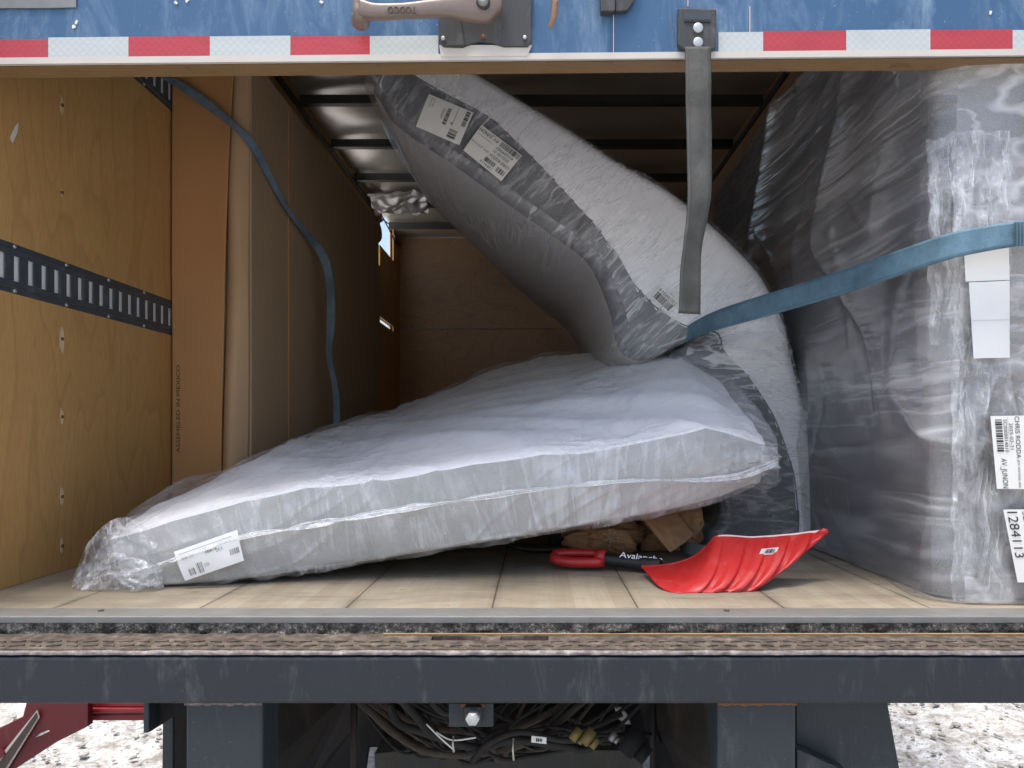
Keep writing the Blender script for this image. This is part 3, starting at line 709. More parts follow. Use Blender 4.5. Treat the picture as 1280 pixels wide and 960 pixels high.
def label_sheet(name, parent, quad, items, bvh, off=.004, mats=None, cut=None, label=None, nx=14, ny=14):
    """quad: world points bl, br, tr, tl in the reading direction of the print"""
    q = [np.array(tuple(p)) for p in quad]
    nrm = np.cross(q[1]-q[0], q[3]-q[0]); nrm /= np.linalg.norm(nrm)
    if nrm[1] > 0: nrm = -nrm
    nv = Vector(nrm)
    def mp(u, v, o):
        p = (q[0]*(1-u)+q[1]*u)*(1-v)+(q[3]*(1-u)+q[2]*u)*v
        if bvh is not None:
            h = bvh.ray_cast(Vector(p)+nv*.25, -nv)
            if h[0] is not None: return h[0]+nv*(off+o)
        return Vector(p)+nv*o
    b = bmesh.new()
    us = np.linspace(0, 1, nx); vs_ = np.linspace(0, 1, ny)
    V = [[b.verts.new(mp(u, v, 0)) for v in vs_] for u in us]
    for i in range(nx-1):
        for j in range(ny-1): b.faces.new((V[i][j], V[i+1][j], V[i+1][j+1], V[i][j+1]))
    for it in items:
        if it[0] == 'bar':        # barcode: bars along u
            _, u0, v0, u1, v1, nb = it; u = u0
            while u < u1:
                wd = (u1-u0)/nb*random.choice([.4, .6, .9, 1.4])
                f = [b.verts.new(mp(a, c_, .0012)) for a, c_ in ((u, v0), (u+wd, v0), (u+wd, v1), (u, v1))]
                b.faces.new(f).material_index = 1
                u += wd+(u1-u0)/nb*random.choice([.4, .6, .8])
        elif it[0] == 'line':
            _, u0, v0, u1, v1 = it
            f = [b.verts.new(mp(a, c_, .0012)) for a, c_ in ((u0, v0), (u1, v0), (u1, v1), (u0, v1))]; b.faces.new(f).material_index = 1
        else:
            _, s, u0, v0, u1, v1 = it
            vs, fs = text2d(s); a = np.array(vs); mn = a.min(0); a = (a-mn)/(a.max(0)-mn)
            vv = [b.verts.new(mp(u0+(u1-u0)*x, v0+(v1-v0)*y, .0012)) for x, y in a]
            for f in fs:
                try: b.faces.new([vv[i] for i in f]).material_index = 1
                except ValueError: pass
    for f in b.faces: f.smooth = f.material_index == 0
    o = obj(name, b, mats or [paper_w, ink_m], parent)
    if label: o['label'] = label
    return o
def to_np(ps): return np.array([tuple(p) for p in ps], float)

# ------------------------------------------------------------------ folded mattress
DN = 2.42
S = [((474, 122), (520, 42), .52), ((494, 152), (556, 66), .56), ((569, 203), (640, 117), .62), ((625, 243), (705, 156), .5), ((685, 285), (770, 198), .36), ((737, 326), (835, 235), .22),
     ((764, 384), (880, 270), .24), ((778, 432), (925, 312), .34), ((812, 446), (955, 348), .36), ((858, 424), (981, 402), .30), ((843, 446), (988, 436), .42), ((858, 470), (996, 470), .54), ((882, 520), (1010, 525), .66), ((896, 590), (1019, 592), .77), ((900, 640), (1023, 645), .78), ((884, 678), (1025, 678), .78)]
DF = [3.2, 3.3, 3.65, 3.9, 4.05, 4.1, 4.0, 3.9, 3.8, 3.7, 3.6, 3.6, 3.6, 3.6, 3.6, 3.6]
A = to_np([P(*s[0], DN) for s in S]); B = to_np([P(*s[1], DN) for s in S]); sm = np.array([s[2] for s in S])
ln = np.concatenate([[0], np.cumsum(np.linalg.norm(np.diff((A+B)/2, axis=0), axis=1))]); ts = ln/ln[-1]
NT_ = 230; t = np.linspace(0, 1, NT_)
Ai = spline(ts, A, t); Bi = spline(ts, B, t); seam_t = np.interp(t, ts, sm); Dfar = np.interp(t, ts, DF)
ra, rb = rounded_ring(34, .025, .10)
TC = ts[9]
def bent(ra, rb, grow=0.0):
    n = len(ra); G = np.zeros((NT_, n, 3))
    for i in range(NT_):
        y = DN+(Dfar[i]-DN)*ra
        bul = np.sin(np.clip(ra, 0, 1)*np.pi)**.6*.015
        p = Ai[i][None]*(1-rb[:, None])+Bi[i][None]*rb[:, None]
        d = (Bi[i]-Ai[i]); d = d/np.linalg.norm(d)
        p = p+d[None]*((rb-.5)*2*bul)[:, None]
        p[:, 1] = y-.018*np.sin(np.clip(rb, 0, 1)*np.pi)*(ra < .5)+.07*math.exp(-((t[i]-TC)/.022)**2)*np.clip(1.15-rb*1.5, 0, 1)*(ra < .5)
        p[:, 2] = p[:, 2]-.05*math.exp(-((t[i]-ts[7])/.05)**2)*np.sin(np.clip(ra, 0, 1)*np.pi)**.5*(rb < .3)
        G[i] = p
    return G
Gm, kc = capped(bent(ra, rb), (.05, .18))
bm_t = thing('folded_mattress', 'mattress bent double with white quilted outside and charcoal border, held up by the blue strap', 'mattress', (.8, 3, FL))
nc = len(ra); rm = (ra+np.roll(ra, -1))/2; rbm = (rb+np.roll(rb, -1))/2
tfull = np.concatenate([np.zeros(kc), np.linspace(0, 1, NT_), np.ones(kc)]); sf = np.interp(tfull, ts, sm)[:-1]
white = (rbm[None] > sf[:, None])
dark = (~white) & ((rbm[None] > .03) | (rm[None] < .03))
under = ~(white | dark)
obj('quilted_cover', grid_mesh(Gm, True, white), white_knit, bm_t)
obj('border', grid_mesh(Gm, True, dark), dark_fab, bm_t)
obj('underside', grid_mesh(Gm, True, under), grey_under, bm_t)
# seam piping between border and quilt, and along the lower edge
def along(G, fr, jn):   # jn: fractional b on the near face
    near_j = [j for j in range(nc) if ra[j] < .02]
    return None
pts = []
for i in range(0, NT_, 3):
    p = Ai[i]*(1-seam_t[i])+Bi[i]*seam_t[i]; pts.append((p[0], DN-.018*math.sin(seam_t[i]*math.pi)+.001, p[2]))
b = bmesh.new(); tube(b, pts, .0028, 6); obj('piping', b, dark_fab, bm_t)
def shell(G, off, fn):
    n = normals(G, True); c = G.mean((0, 1)); 
    ctr = G.mean(1, keepdims=True)
    sgn = np.sign(((G-ctr)*n).sum(2).mean()); n = n*sgn
    return G+n*(off+fn)[..., None] if hasattr(fn, 'shape') else G+n*off
# refined grid for the bag
def densify(G, fi, fj):
    n, m = G.shape[:2]
    ti = np.linspace(0, n-1, n*fi); k = np.clip(ti.astype(int), 0, n-2); s = (ti-k)[:, None, None]; G2 = G[k]*(1-s)+G[k+1]*s
    tj = np.linspace(0, m, m*fj, endpoint=False); k = tj.astype(int); s = (tj-k)[None, :, None]; return G2[:, k % m]*(1-s)+G2[:, (k+1) % m]*s
def smooth_rows(G, it=4):
    for _ in range(it): G = (np.roll(G, 1, 1)+2*G+np.roll(G, -1, 1))/4
    return G
Gb, _ = capped(bent(ra, rb), (.07, .05))
Gb = smooth_rows(densify(Gb, 2, 2), 6)
ii, jj = np.meshgrid(np.linspace(0, 1, Gb.shape[0]), np.linspace(0, 1, Gb.shape[1]), indexing='ij')
wr = np.clip(np.exp(-((ii-.50)/.14)**2)+.45+.6*np.exp(-((ii-.75)/.15)**2), 0, 1.4)
nearw = np.clip(1-(Gb[:, :, 1]-2.42)/.12, .12, 1)
dis = nearw*(.008*ridge(ii*34+2.2*vn(ii*6, jj*9), jj*7, 5)+.002*ridge(ii*70+vn(jj*20, ii*9), jj*12+3, 6)+.003*vn(ii*9, jj*8))*wr
Gs = shell(Gb, .006, dis); bag_bent_bvh = bvh_of(shell(Gb, .010, np.zeros_like(dis)))
obj('plastic_bag', grid_mesh(Gs, True, uvs=(1, 1)), film_bent, bm_t)
def L(name, parent, pxs, D, items, bvh, **k): return label_sheet(name, parent, [P(x, y, D) for x, y in pxs], items, bvh, **k)
# label one: reads rotated; bl, br, tr, tl in print direction
L('shipping_label', bm_t, [(593, 146), (575, 185), (521, 161), (538, 123)], DN, [('bar', .05, .04, .5, .13, 16), ('bar', .68, .14, .93, .32, 10), ('line', .02, .30, .6, .307), ('text', '127773', .22, .55, .5, .60), ('bar', .16, .43, .62, .51, 22), ('text', '58', .5, .3, .56, .35),
    ('text', 'ORDER 0126 / PAGE 1', .05, .88, .35, .91), ('text', 'PCS 001', .05, .82, .3, .85)], bag_bent_bvh, label='left of the two paper labels, smaller print')
L('shipping_label', bm_t, [(653, 200), (626, 229), (580, 191), (603, 161)][::1], DN, [], bag_bent_bvh, label='right of the two paper labels') if False else \
L('shipping_label', bm_t, [(653, 199), (603, 161), (580, 191), (627, 229)], DN, [('bar', .02, .03, .46, .20, 20), ('text', 'AV_JUNON', .52, .04, .98, .19), ('text', '42209997', .08, .24, .5, .33), ('text', '2025-03-31', .12, .38, .50, .47),
    ('text', 'CHRIS RODDA', .03, .53, .52, .63), ('text', '(EX XXV54)', .56, .53, .98, .60), ('bar', .04, .72, .24, .88, 10), ('bar', .30, .70, .56, .84, 14), ('text', '1284113', .3, .88, .6, .95), ('line', .6, .28, .95, .29)], bag_bent_bvh, label='right of the two paper labels, with the customer name')
L('barcode_sticker', bm_t, [(834, 394), (812, 373), (824, 359), (847, 382)][::1], DN, [('text', '530S6014', .1, .64, .92, .92)][:0]+[('bar', .1, .08, .92, .60, 20), ('text', '53036014', .06, .66, .94, .9)], bag_bent_bvh)

# ------------------------------------------------------------------ lower mattress lying on the floor
lm = thing('lying_mattress', 'white mattress in a milky plastic bag lying across the truck floor', 'mattress', (-.2, 2.6, FL))
ST = [0, .12, .3, .5, .75, .92, 1]
NB = [(166, 738, 1.79), (300, 727, 1.83), (420, 710, 1.88), (600, 682, 1.90), (760, 655, 1.93), (880, 631, 1.95), (942, 606, 1.97)]
NTp = [(141, 657, 1.81), (255, 631, 1.83), (400, 605, 1.86), (570, 576, 1.88), (760, 551, 1.92), (895, 533, 1.95), (950, 548, 1.97)]
MT = [(296, 590, 2.40), (350, 561, 2.40), (440, 552, 2.42), (590, 520, 2.42), (735, 484, 2.42), (845, 454, 2.42), (884, 470, 2.38)]
FT = [(438, 545, 3.5), (462, 524, 3.5), (505, 505, 3.5), (590, 472, 3.5), (690, 448, 3.5), (775, 440, 3.4), (795, 450, 3.3)]
NB, NTp, MT, FT = [to_np([P(*p) for p in q]) for q in (NB, NTp, MT, FT)]
MB = MT.copy(); MB[:, 2] = np.maximum(MB[:, 2]-.25, FL+.004); FB = FT.copy(); FB[:, 2] = np.maximum(FB[:, 2]-.25, FL+.004)
NT2 = 200; t2 = np.linspace(0, 1, NT2)
nb, ntp, mt, ft, mb, fb = [spline(ST, q, t2) for q in (NB, NTp, MT, FT, MB, FB)]
ra2, rb2 = rounded_ring(40, .02, .07)
def low(ra, rb):
    G = np.zeros((NT2, len(ra), 3)); aa = np.array([0, .33, 1.])
    for i in range(NT2):
        top = spline(aa, np.array([ntp[i], mt[i], ft[i]]), ra); bot = spline(aa, np.array([nb[i], mb[i], fb[i]]), ra)
        p = bot*(1-rb[:, None])+top*rb[:, None]
        p[:, 1] -= .02*np.sin(np.clip(rb, 0, 1)*np.pi)*(ra < .3)
        p[:, 2] += (.010*vn(t2[i]*7, ra*4)+.006*vn(t2[i]*3+ra*2, ra*15+t2[i]*6)+.014*(ridge(np.full(len(ra), t2[i]*2.2)+ra*1.5, ra*9+t2[i]*5, 3)-.4)+.007*(ridge(np.full(len(ra), t2[i]*5)+ra*2, ra*24+t2[i]*12, 3)-.4))*(rb > .5)
        G[i] = p
    G[:, :, 2] = np.maximum(G[:, :, 2], FL+.004)
    return G
G0 = low(ra2, rb2); Gl, kc = capped(G0, (.035, .14))
rm2 = (ra2+np.roll(ra2, -1))/2; rbm2 = (rb2+np.roll(rb2, -1))/2
topm = np.broadcast_to((rbm2 > .93) | ((rbm2 > .5) & (rm2 > .05)), (Gl.shape[0]-1, len(ra2)))
obj('white_top', grid_mesh(Gl, True, topm), white_top, lm); obj('border', grid_mesh(Gl, True, ~topm), grey_border, lm)
Gb2, _ = capped(G0, (.055, .06)); Gb2 = smooth_rows(densify(Gb2, 2, 2), 4)
ii, jj = np.meshgrid(np.linspace(0, 1, Gb2.shape[0]), np.linspace(0, 1, Gb2.shape[1]), indexing='ij')
side = np.clip(1-(Gb2[:, :, 1]-1.85)/.25, 0, 1)
dis = side*(.007*ridge(ii*20+jj*24+1.2*vn(ii*7, jj*9), jj*6, 4)+.001*ridge(ii*70+jj*30, jj*20, 5))+(1-side)*(.013*ridge(ii*5+vn(ii*3, jj*5), jj*18+ii*10, 3)+.004*ridge(ii*10+vn(jj*9,ii*4), jj*34+ii*16, 5))+.004*vn(ii*8, jj*7)
dis *= 1+1.3*np.exp(-(ii/.07)**2)+.8*np.exp(-((1-ii)/.05)**2)
Gs2 = shell(Gb2, .006, dis); Gs2[:, :, 2] = np.maximum(Gs2[:, :, 2], FL+.002)
low_bvh = bvh_of(shell(Gb2, .016, np.zeros_like(dis)))
tb = Gs2[:-1, :, :]; cn = Gb2[:-1]; jv = np.arange(Gb2.shape[1]); nrm2 = normals(Gb2, True)[:-1]; nrm2 = nrm2*np.sign((nrm2*(Gb2[:-1]-Gb2[:-1].mean(1, keepdims=True))).sum(2).mean())
tmask = nrm2[:, :, 2] > .45
obj('bag_side', grid_mesh(Gs2, True, ~tmask, uvs=(1, 1)), film_low, lm); obj('bag_top', grid_mesh(Gs2, True, tmask, uvs=(1, 1)), film_top, lm)
def on_near(px, py, D, bvh, off=.004):
    o = Vector((0, 0, CZ)); d = (P(px, py, D)-o).normalized(); h = bvh.ray_cast(o, d)
    return (h[0]-d*off) if h[0] is not None else P(px, py, D)
# ruffled seam of the bag along the near side
seamp = [(196, 706), (235, 694), (300, 672), (370, 660), (440, 648), (520, 634), (600, 622), (680, 611), (760, 603), (820, 600), (880, 600), (930, 594)]
c = to_np([on_near(x, y, 1.85, low_bvh, .006) for x, y in seamp]+[P(972, 578, 1.97)])
tt = np.linspace(0, 1, 260); cc = spline(np.linspace(0, 1, len(c)), c, tt); s = np.linspace(0, 1, 7)
G = cc[:, None, :]+np.zeros((1, 7, 1)); wd = .013+.007*vn(tt*34, tt*0)+.012*(tt > .85)*(tt-.85)/.15
G[:, :, 2] += (-.002+wd)[:, None]*(.6-s[None])*1.0; G[:, :, 1] -= (.010+.007*vn(tt*60, tt*0+3))[:, None]*s[None]+.004*vn(tt[:, None]*80, s[None]*4)
obj('bag_seam', grid_mesh(G, uvs=(1, 1)), film_seam, lm)
def patch(top, bot, nu=90, nv=50, bulge=.03, noise=.01, fr=8, dirv=(0, -1, 0), rp=4):
    u = np.linspace(0, 1, nu); T_ = spline(np.linspace(0, 1, len(top)), to_np(top), u); B_ = spline(np.linspace(0, 1, len(bot)), to_np(bot), u); v = np.linspace(0, 1, nv)
    G = T_[:, None]*(1-v[None, :, None])+B_[:, None]*v[None, :, None]
    U, V = np.meshgrid(u, v, indexing='ij')
    h = bulge*np.sin(V*np.pi)*np.sin(np.clip(U, .0, 1)*np.pi)**.5+noise*ridge(U*fr+1.5*vn(U*4, V*4), V*fr*.7+U*3, rp)+noise*.5*vn(U*fr*2.5, V*fr*2.5)
    return G+np.array(dirv)[None, None]*h[..., None]
# gathered tail of the bag at the left end
G = patch([P(88, 733, 1.79), P(104, 694, 1.80), P(120, 668, 1.81), P(140, 650, 1.83), P(165, 648, 1.81), P(196, 668, 1.79)], [P(92, 738, 1.785), P(112, 739, 1.775), P(135, 740, 1.77), P(160, 740, 1.77), P(185, 738, 1.775), P(206, 734, 1.785)], bulge=.004, noise=.010, fr=3.0)
G[:, :, 2] = np.maximum(G[:, :, 2], FL+.002)
obj('bag_tail', grid_mesh(G, uvs=(.5, .3)), film_tail, lm)
G = patch([P(120, 694, 1.77), P(150, 690, 1.75), P(185, 703, 1.75), P(205, 708, 1.77)], [P(104, 738, 1.77), P(140, 740, 1.752), P(175, 738, 1.755), P(202, 733, 1.78)], bulge=.006, noise=.010, fr=3.4)
G[:, :, 2] = np.maximum(G[:, :, 2], FL+.002)
obj('bag_tail', grid_mesh(G, uvs=(.5, .3)), film_tail, lm)
G = patch([on_near(900, 540, 1.95, low_bvh, 0), P(940, 550, 1.965), P(958, 562, 1.97), P(974, 577, 1.97)], [on_near(905, 603, 1.95, low_bvh, 0), P(935, 602, 1.955), P(952, 596, 1.965), P(973, 583, 1.97)], bulge=.012, noise=.014, fr=6)
obj('bag_corner', grid_mesh(G, uvs=(.15, .15)), film_thick, lm)
L('shipping_label', lm, [(232, 726), (302, 702), (294, 663), (220, 689)], 1.78, [('bar', .12, .10, .20, .32, 5), ('bar', .26, .08, .36, .42, 6), ('text', 'JUNON', .38, .18, .46, .34), ('line', .05, .86, .9, .875), ('bar', .45, .62, .62, .70, 12), ('bar', .82, .30, .95, .48, 9), ('text', '24.3', .62, .55, .72, .66), ('text', 'SHIP TO', .08, .66, .26, .74)], low_bvh, off=.012, mats=[plain('white_tag', (.85, .85, .84), .5, 0, .04), plain('faint_ink', (.28, .28, .29), .5)])

# ------------------------------------------------------------------ tall wrapped mattress on the right
rmt = thing('upright_mattress', 'tall charcoal mattress in clear plastic standing on edge against the right side', 'mattress', (1.03, 2.7, FL))
NZ = 150; zz = np.linspace(FL+.006, CZ+1.16, NZ)
rar, rbr = rounded_ring(60, .02, .14)
def tall(ra, rb):
    G = np.zeros((NZ, len(ra), 3))
    for i, z in enumerate(zz):
        h = (z-FL)/1.5; x0 = .885-.012*math.sin(h*3)+.0*h; x1 = 1.175
        G[i, :, 0] = x0+(x1-x0)*rb+(rb < .5)*(-.012*np.sin(ra*np.pi))
        G[i, :, 1] = 1.665+(3.80-1.665)*ra-.012*np.sin(np.clip(rb, 0, 1)*np.pi)*(ra < .1); G[i, :, 2] = z
    return G
G0 = tall(rar, rbr); Gt, kc = capped(G0, (.002, .02)); 
rmr = (rar+np.roll(rar, -1))/2
fr_ = np.broadcast_to(rmr < .015, (Gt.shape[0]-1, len(rar)))
obj('side_fabric', grid_mesh(Gt, True, ~fr_), slate_fab, rmt); obj('end_fabric', grid_mesh(Gt, True, fr_), slate_lite, rmt)
Gb3 = smooth_rows(densify(capped(G0, (.004, .01))[0], 2, 2), 6)
ii, jj = np.meshgrid(np.linspace(0, 1, Gb3.shape[0]), np.linspace(0, 1, Gb3.shape[1]), indexing='ij')
Yc = Gb3[:, :, 1]; Zc = Gb3[:, :, 2]-FL
dis = .026*ridge(-Zc*1.3+Yc*2.6+1.0*vn(Zc*2, Yc*3), Yc*1.2+Zc*.8, 3)+.006*ridge(-Zc*5+Yc*6, Yc*3+Zc*2, 5)+.010*vn(Zc*3, Yc*3)
Gs3 = shell(Gb3, .008, np.maximum(dis, -.006)); Gs3[:, :, 2] = np.maximum(Gs3[:, :, 2], FL+.003)
obj('plastic_bag', grid_mesh(Gs3, True, uvs=(1, 1)), film_right, rmt)
# bunched plastic hanging over the near end
def flap(name, x0, x1, y0, y1, D, noise, fr, mat, uv, lean=.0):
    G = patch([P(x0+(x1-x0)*k/5+(3*math.sin(k*2.1)), y0+2*math.sin(k*3), D) for k in range(6)], [P(x0+(x1-x0)*k/5, y1+3*math.sin(k*1.7), D+lean) for k in range(6)], 80, 220, .012, noise, fr)
    U, V = np.meshgrid(np.linspace(0, 1, 80), np.linspace(0, 1, 220), indexing='ij')
    G[:, :, 1] -= noise*1.5*ridge(U*6+V*2.5+1.2*vn(U*2, V*4), V*3-U*2, 3); G[:, :, 0] += .006*vn(V*12, U*2)
    G[:, :, 2] = np.maximum(G[:, :, 2], FL+.003)
    return obj(name, grid_mesh(G, uvs=uv), mat, rmt)
flap('bunched_plastic', 1190, 1262, 165, 470, 1.640, .006, 1.6, film_thick, (.8, .8))
flap('bunched_plastic', 1188, 1330, 430, 751, 1.640, .008, 1.3, film_flap, (.9, .8))
flap('bunched_plastic', 1160, 1200, 175, 430, 1.650, .006, 1.5, film_right, (.4, .8))
flat_bvh = None
L('document_sheet', rmt, [(1207, 352), (1262, 350), (1261, 308), (1205, 313)], 1.608, [], None, mats=[paper_thin, ink_m])
L('document_sheet', rmt, [(1217, 448), (1262, 447), (1262, 351), (1211, 353)], 1.605, [('line', .02, .49, .98, .498), ('text', '', 0, 0, 0, 0)][:1], None, mats=[paper_thin, plain('faint_line', (.5, .5, .5), .5)])
# two stickers, their print turned to read downwards
L('shipping_label', rmt, [(1238, 520), (1246, 611), (1318, 612), (1318, 519)], 1.60, [('bar', .05, .06, .48, .17, 22), ('text', 'SC0000014010', .05, .19, .5, .245), ('text', '2025-03-31', .10, .28, .46, .335), ('text', 'CHRIS RODDA', .01, .37, .58, .445), ('text', '(EX XXV54) 402', .60, .37, .98, .42), ('text', 'AV_JUNON', .58, .08, .99, .20), ('line', .02, .26, .5, .263), ('text', 'PCS 1/1', .62, .5, .9, .56)], None, label='paper label with the customer name')
L('number_label', rmt, [(1254, 637), (1272, 728), (1330, 728), (1330, 636)], 1.598, [('text', '1284113', .03, .05, .66, .22), ('text', 'SO 0571', .03, .30, .40, .40), ('bar', .55, .32, .96, .46, 14)], None, label='paper label with a long number')

# ------------------------------------------------------------------ cardboard box on the left
cb = thing('cardboard_carton', 'tall brown cardboard carton standing against the left plywood wall', 'carton', (-1.1, 3.7, FL))
b = bmesh.new(); box(b, XL+.008, -.985, 2.63, 4.76, FL+.001, FL+1.675); obj('carton_body', b, card_d, cb, bevel=.004)
u, v = np.meshgrid(np.linspace(0, 1, 40), np.linspace(0, 1, 90), indexing='ij')
def sheet(name, x_of, y_of, z0, z1, mat, th=.004):
    X = x_of(u, v); Y = y_of(u, v); Z = z0+(z1-z0)*v; return obj(name, grid_mesh(np.stack([X, Y, Z], 2)), mat, cb, solid=th)
zt0, zt1 = FL+.002, FL+1.67
sheet('end_panel', lambda u, v: XL+.006+u*(.168+.045*v*v), lambda u, v: 2.60+.004*vn(u*2, v*5), zt0, zt1, card_m)
sheet('flap', lambda u, v: -1.078+.045*v*v+.006*np.sin(v*5)+(.080-.030*v*v)*u, lambda u, v: 2.625-.050*np.sin(u*np.pi*.9+.2)*(1.2-v)+.012*vn(v*4, u), zt0, zt1, card_l)
b = bmesh.new(); box(b, -.987, -.981, 3.02, 3.026, FL+.01, FL+1.66); obj('fold_line', b, card_m, cb)
b = bmesh.new(); text_on(b, 'ASSEMBLED IN MEXICO', P(225, 566, 2.597), (0, 0, 1), (-1, 0, 0), 0, .30, .013)
bmesh.ops.recalc_face_normals(b, faces=b.faces[:]); obj('printing', b, ink_m, cb)

# ------------------------------------------------------------------ blue straps
st = ribbon('tie_down_strap', [(a_, b_*.8) for a_, b_ in [(P(178, 86, 2.52), H((.018, 0, -.012))), (P(222, 104, 2.56), H((.012, .01, .014))), (P(262, 132, 2.57), H((.010, .0, .017))), (P(292, 156, 2.56), H((.008, .005, .012))), (P(314, 178, 2.60), H((.014, .01, .010))),
      (P(338, 222, 2.78), H((.012, .012, .008))), (P(360, 262, 2.95), H((.008, .015, .006))), (P(384, 293, 3.15), H((.020, .012, .0))), (P(403, 318, 3.28), H((.024, .010, .002))), (P(412, 350, 3.30), H((.017, .018, 0))), (P(414, 400, 3.32), H((.020, .01, 0))), (P(412, 445, 3.3), H((.010, .02, 0))), (P(420, 490, 3.3), H((.012, .016, 0))), (P(421, 560, 3.28), H((.018, .01, 0)))]], 0, pale_web, None, 160, wob=.003)
setp(st, 'slack pale blue strap hanging down the side of the cardboard carton', 'strap')
st = thing('ratchet_strap', 'taut blue strap running from the right side into the fold of the bent mattress', 'strap', (1.0, 1.6, CZ+.3))
pts = [(P(1330, 286, 1.555), 16), (P(1280, 291, 1.558), 16), (P(1240, 297, 1.565), 16), (P(1190, 307, 1.575), 16.5), (P(1120, 330, 1.69), 16), (P(1040, 357, 1.88), 15), (P(960, 381, 2.06), 14), (P(900, 399, 2.23), 12.5), (P(868, 412, 2.37), 10), (P(845, 426, 2.46), 7), (P(830, 440, 2.6), 5)]
ribbon('webbing', [(p, H((0, .003, hw*p.y/950))) for p, hw in pts], 0, blue_web, st, 140, th=.003)
b = bmesh.new(); prism(b, [P(1267, 278, 1.556), P(1300, 276, 1.553), P(1300, 309, 1.553), P(1267, 308, 1.556)], Vector((0, -.004, 0))); obj('stitched_end', b, blue_web, st, bevel=.001)
b = bmesh.new()
for x in (1269, 1273, 1277): prism(b, [P(x, 279, 1.551), P(x+1, 279, 1.551), P(x+1, 307, 1.551), P(x, 307, 1.551)], Vector((0, -.001, 0)))
obj('stitching', b, galv_dark, st)
# grey webbing loop on the floor behind the shovel
st = ribbon('webbing_loop', [(P(935, 690, 2.16), H((0, 0, .018))), (P(905, 690, 2.18), H((0, 0, .018))), (P(880, 689, 2.2), H((0, .002, .019))), (P(858, 685, 2.22), H((0, .003, .019))), (P(850, 677, 2.29), H((0, .003, .019))), (P(855, 668, 2.38), H((.002, 0, .018))), (P(868, 661, 2.46), H((.004, 0, .016))), (P(885, 660, 2.50), H((.004, 0, .014)))], 0, pale_grey_web, None, 90, th=.004)
setp(st, 'coiled grey-green webbing lying on the floor behind the red shovel', 'strap')
# ------------------------------------------------------------------ crumpled paper, dark tube
def lump(name, pxs, label, cat, seed):
    pass
rr_ = random.Random(5)
kp = thing('crumpled_cardboard', 'crumpled brown cardboard wedged under the raised end of the white mattress', 'cardboard', (.35, 2.4, FL))
for (cx, cy, D, sx_, sz_, sd) in ((752, 672, 2.30, .10, .055, 1), (835, 662, 2.40, .11, .08, 3)):
    c_ = P(cx, cy, D); b = bmesh.new(); bmesh.ops.create_icosphere(b, subdivisions=5, radius=1)
    for vtx in b.verts:
        q = vtx.co; k = 1+.35*float(vn(q.x*2.2+sd*7, q.y*2.2+q.z*1.7))+.10*abs(float(vn(q.x*6+sd, q.z*6+q.y*3)))
        vtx.co = Vector((c_.x+q.x*sx_*k, c_.y+q.y*.09*k, max(FL+.003, FL+.05+q.z*sz_*k)))
    obj('paper_lump', b, kraft, kp, smooth=False)
for top, bot in (([P(795, 640, 2.2), P(818, 636, 2.22), P(842, 634, 2.25)], [P(837, 690, 2.12), P(848, 684, 2.14), P(868, 668, 2.2)]),
                 ([P(838, 636, 2.3), P(858, 632, 2.3), P(876, 634, 2.3)], [P(866, 674, 2.25), P(872, 668, 2.25), P(880, 655, 2.25)])):
    obj('cardboard_scrap', grid_mesh(patch(top, bot, 20, 20, .012, .006, 3)), kraft, kp, solid=.003)
b = bmesh.new()
for a in range(7):
    d = H((math.cos(a*.9), 0, math.sin(a*.9)))*.028; q = P(764, 672, 2.19); tube(b, [q+d*.1, q+d*rr_.uniform(.5, 1)], .0009, 5)
obj('loose_threads', b, white_alu, kp)
b = bmesh.new(); tube(b, [P(640, 680, 2.28), P(646, 684, 2.26), P(670, 687, 2.25), P(705, 686, 2.25), P(760, 684, 2.3)], .009, 10, samples=20)
for q in (P(640, 680, 2.28),): cyl(b, q, .013, (1, 0, 0), .02, 12)
setp(obj('metal_bar', b, black_m, None), 'thin dark bar lying on the floor behind the red grip of the shovel', 'bar')
b = bmesh.new(); box(b, xpx(688, 2.45), xpx(728, 2.45), 2.45, 2.6, FL+.002, FL+.07); setp(obj('dark_case', b, bumper_m, None, bevel=.006), 'small dark case in shadow under the white mattress, left of the crumpled cardboard', 'case')

# ------------------------------------------------------------------ red snow shovel
sh = thing('snow_shovel', 'red plastic snow shovel with a black shaft lying on the truck floor', 'shovel', tuple(P(880, 735, 1.76)))
top = [P(802, 709, 1.93), P(838, 706, 1.95), P(868, 696, 1.94), P(884, 683, 1.92), P(897, 671, 1.90), P(940, 672, 1.89), P(985, 669, 1.87), P(1034, 663, 1.86)]
bot = [P(806, 712, 1.90), P(820, 729, 1.80), P(833, 738, 1.752), P(848, 742.5, 1.732), P(868, 742, 1.735), P(905, 741, 1.74), P(948, 735, 1.76), P(1032, 668, 1.855)]
u = np.linspace(0, 1, 160); tpar = [0, .12, .24, .32, .40, .58, .78, 1]
T_ = spline(tpar, to_np(top), u); B_ = spline(tpar, to_np(bot), u); v = np.linspace(0, 1, 60)
G = T_[:, None]*(1-v[None, :, None])+B_[:, None]*v[None, :, None]; U, V = np.meshgrid(u, v, indexing='ij')
up_ = np.sin(V*np.pi); G[:, :, 1] -= .035*up_*np.sin(U*np.pi)**.7; G[:, :, 2] -= .012*up_*np.sin(U*np.pi)
rib = np.clip((U-.38)/.06, 0, 1)*np.clip((.985-U)/.05, 0, 1)*np.clip(V/.12, 0, 1)*np.clip((1-V)/.15, .25, 1); w_ = np.cos((U-.40)/.60*2*np.pi*5.0)
G[:, :, 1] -= .0065*rib*np.tanh(w_*2.2); G[:, :, 2] = np.maximum(G[:, :, 2], FL+.001)
obj('scoop', grid_mesh(G), scarp, sh, solid=.004)
e = G[:, 0]; i0 = int(.40*160); pts = e[i0:]; b = bmesh.new(); tube(b, pts, .0035, 8); obj('worn_edge', b, worn_white, sh)
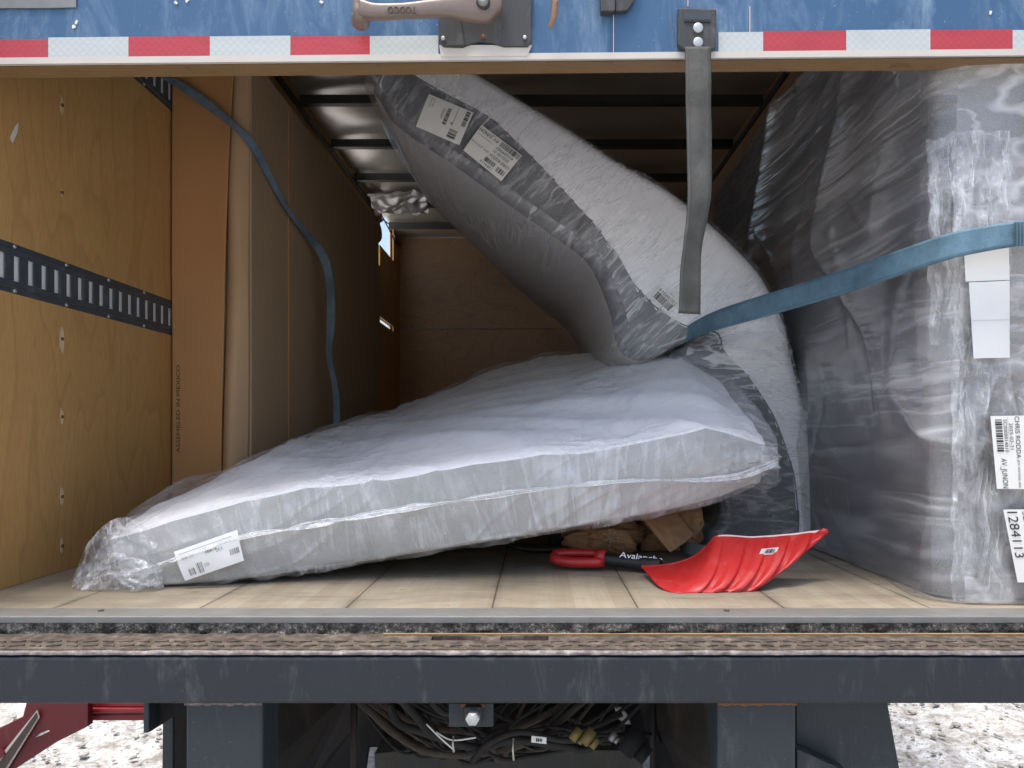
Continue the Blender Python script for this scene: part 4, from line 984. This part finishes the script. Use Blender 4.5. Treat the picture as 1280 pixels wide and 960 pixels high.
b = bmesh.new(); tube(b, e[:i0+1], .004, 8); tube(b, [P(1020, 668, 1.86), P(1030, 664, 1.855), P(1035, 666, 1.85)], [.004, .009, .006], 10); obj('rim', b, scarp, sh, smooth=True)
b = bmesh.new(); tube(b, [P(748, 698, 2.03), P(790, 703, 2.0), P(812, 706, 1.975), P(826, 706, 1.96)], [.0165, .0175, .018, .016], 16, samples=20); shaft = obj('shaft', b, black_m, sh)
b = bmesh.new(); text_on(b, 'Avalanche', P(774, 696.5, 1.985), (.985, -.09, -.10), (.25, .55, .80), 0, .112, .016); 
bmesh.ops.recalc_face_normals(b, faces=b.faces[:]); obj('lettering', b, white_ink, shaft, solid=.001)
# D grip
b = bmesh.new(); tube(b, [P(757, 698, 2.02), P(745, 697, 2.03)], [.024, .022], 16)
gp = [P(752, 692, 2.04), P(720, 691, 2.06), P(699, 692, 2.06), P(693, 696, 2.05), P(698, 700, 2.03), P(720, 703, 2.01), P(752, 703, 2.0)]
tube(b, gp, [.011, .012, .014, .014, .014, .014, .013], 12, samples=40)
obj('grip', b, scarp, sh, smooth=True)
sb = G[int(.66*160), 14]
def shp(uu, vv):
    a = G[int(uu*159), int(vv*59)]; return Vector(a)+Vector((0, -.008, .001))
L('price_sticker', sh, [(948, 694.5), (970, 692.5), (973.5, 684), (952, 686)], float(shp(.66, .22).y), [('bar', .3, .25, .8, .85, 9)], None)
# ------------------------------------------------------------------ red machine frame left, standing on the snow
rf = thing('red_steel_frame', 'dark red steel machine frame with a black stripe standing on snow at the left', 'machinery', tuple(P(-120, 1136, 2.5)))
b = bmesh.new()
outer = [(-40, 925), (0, 910), (28, 896), (36, 866), (110, 866), (110, 908), (70, 928), (18, 962), (-60, 1010), (-150, 1136), (-230, 1136), (-120, 1000)]
pprism(b, outer, 2.5, .03); obj('side_plate', b, red_m, rf, bevel=.003)
b = bmesh.new(); pprism(b, [(46, 888), (49, 897), (10, 960), (-40, 1030), (-55, 1030), (-10, 958)], 2.488, .004, 0); pprism(b, [(45, 891), (46.5, 897), (5, 962), (-44, 1030), (-51, 1030), (-4, 957)], 2.484, .004, 1)
obj('stripe_decal', b, [plain('grey_outline', (.42, .36, .33), .5), plain('dark_stripe', (.03, .02, .018), .4)], rf)
b = bmesh.new(); pprism(b, [(44, 922), (50, 917), (60, 913), (62, 914), (52, 919)], 2.494, .002); obj('cutout', b, snow_m, rf)
b = bmesh.new()
for y0, y1, D in ((862, 884, 2.56), (885.5, 892, 2.55), (893, 901, 2.56)): pprism(b, [(60, y0), (215, y0), (215, y1), (60, y1)], D, .05)
obj('beam', b, red_bright, rf, bevel=.004)
b = bmesh.new(); pprism(b, [(215, 862), (240, 862), (240, 1110), (215, 1110)], 2.62, .06); obj('leg', b, red_m, rf)
b = bmesh.new(); pprism(b, [(-50, 955), (2, 936), (6, 945), (-50, 975)], 2.48, .03); obj('arm', b, red_m, rf)
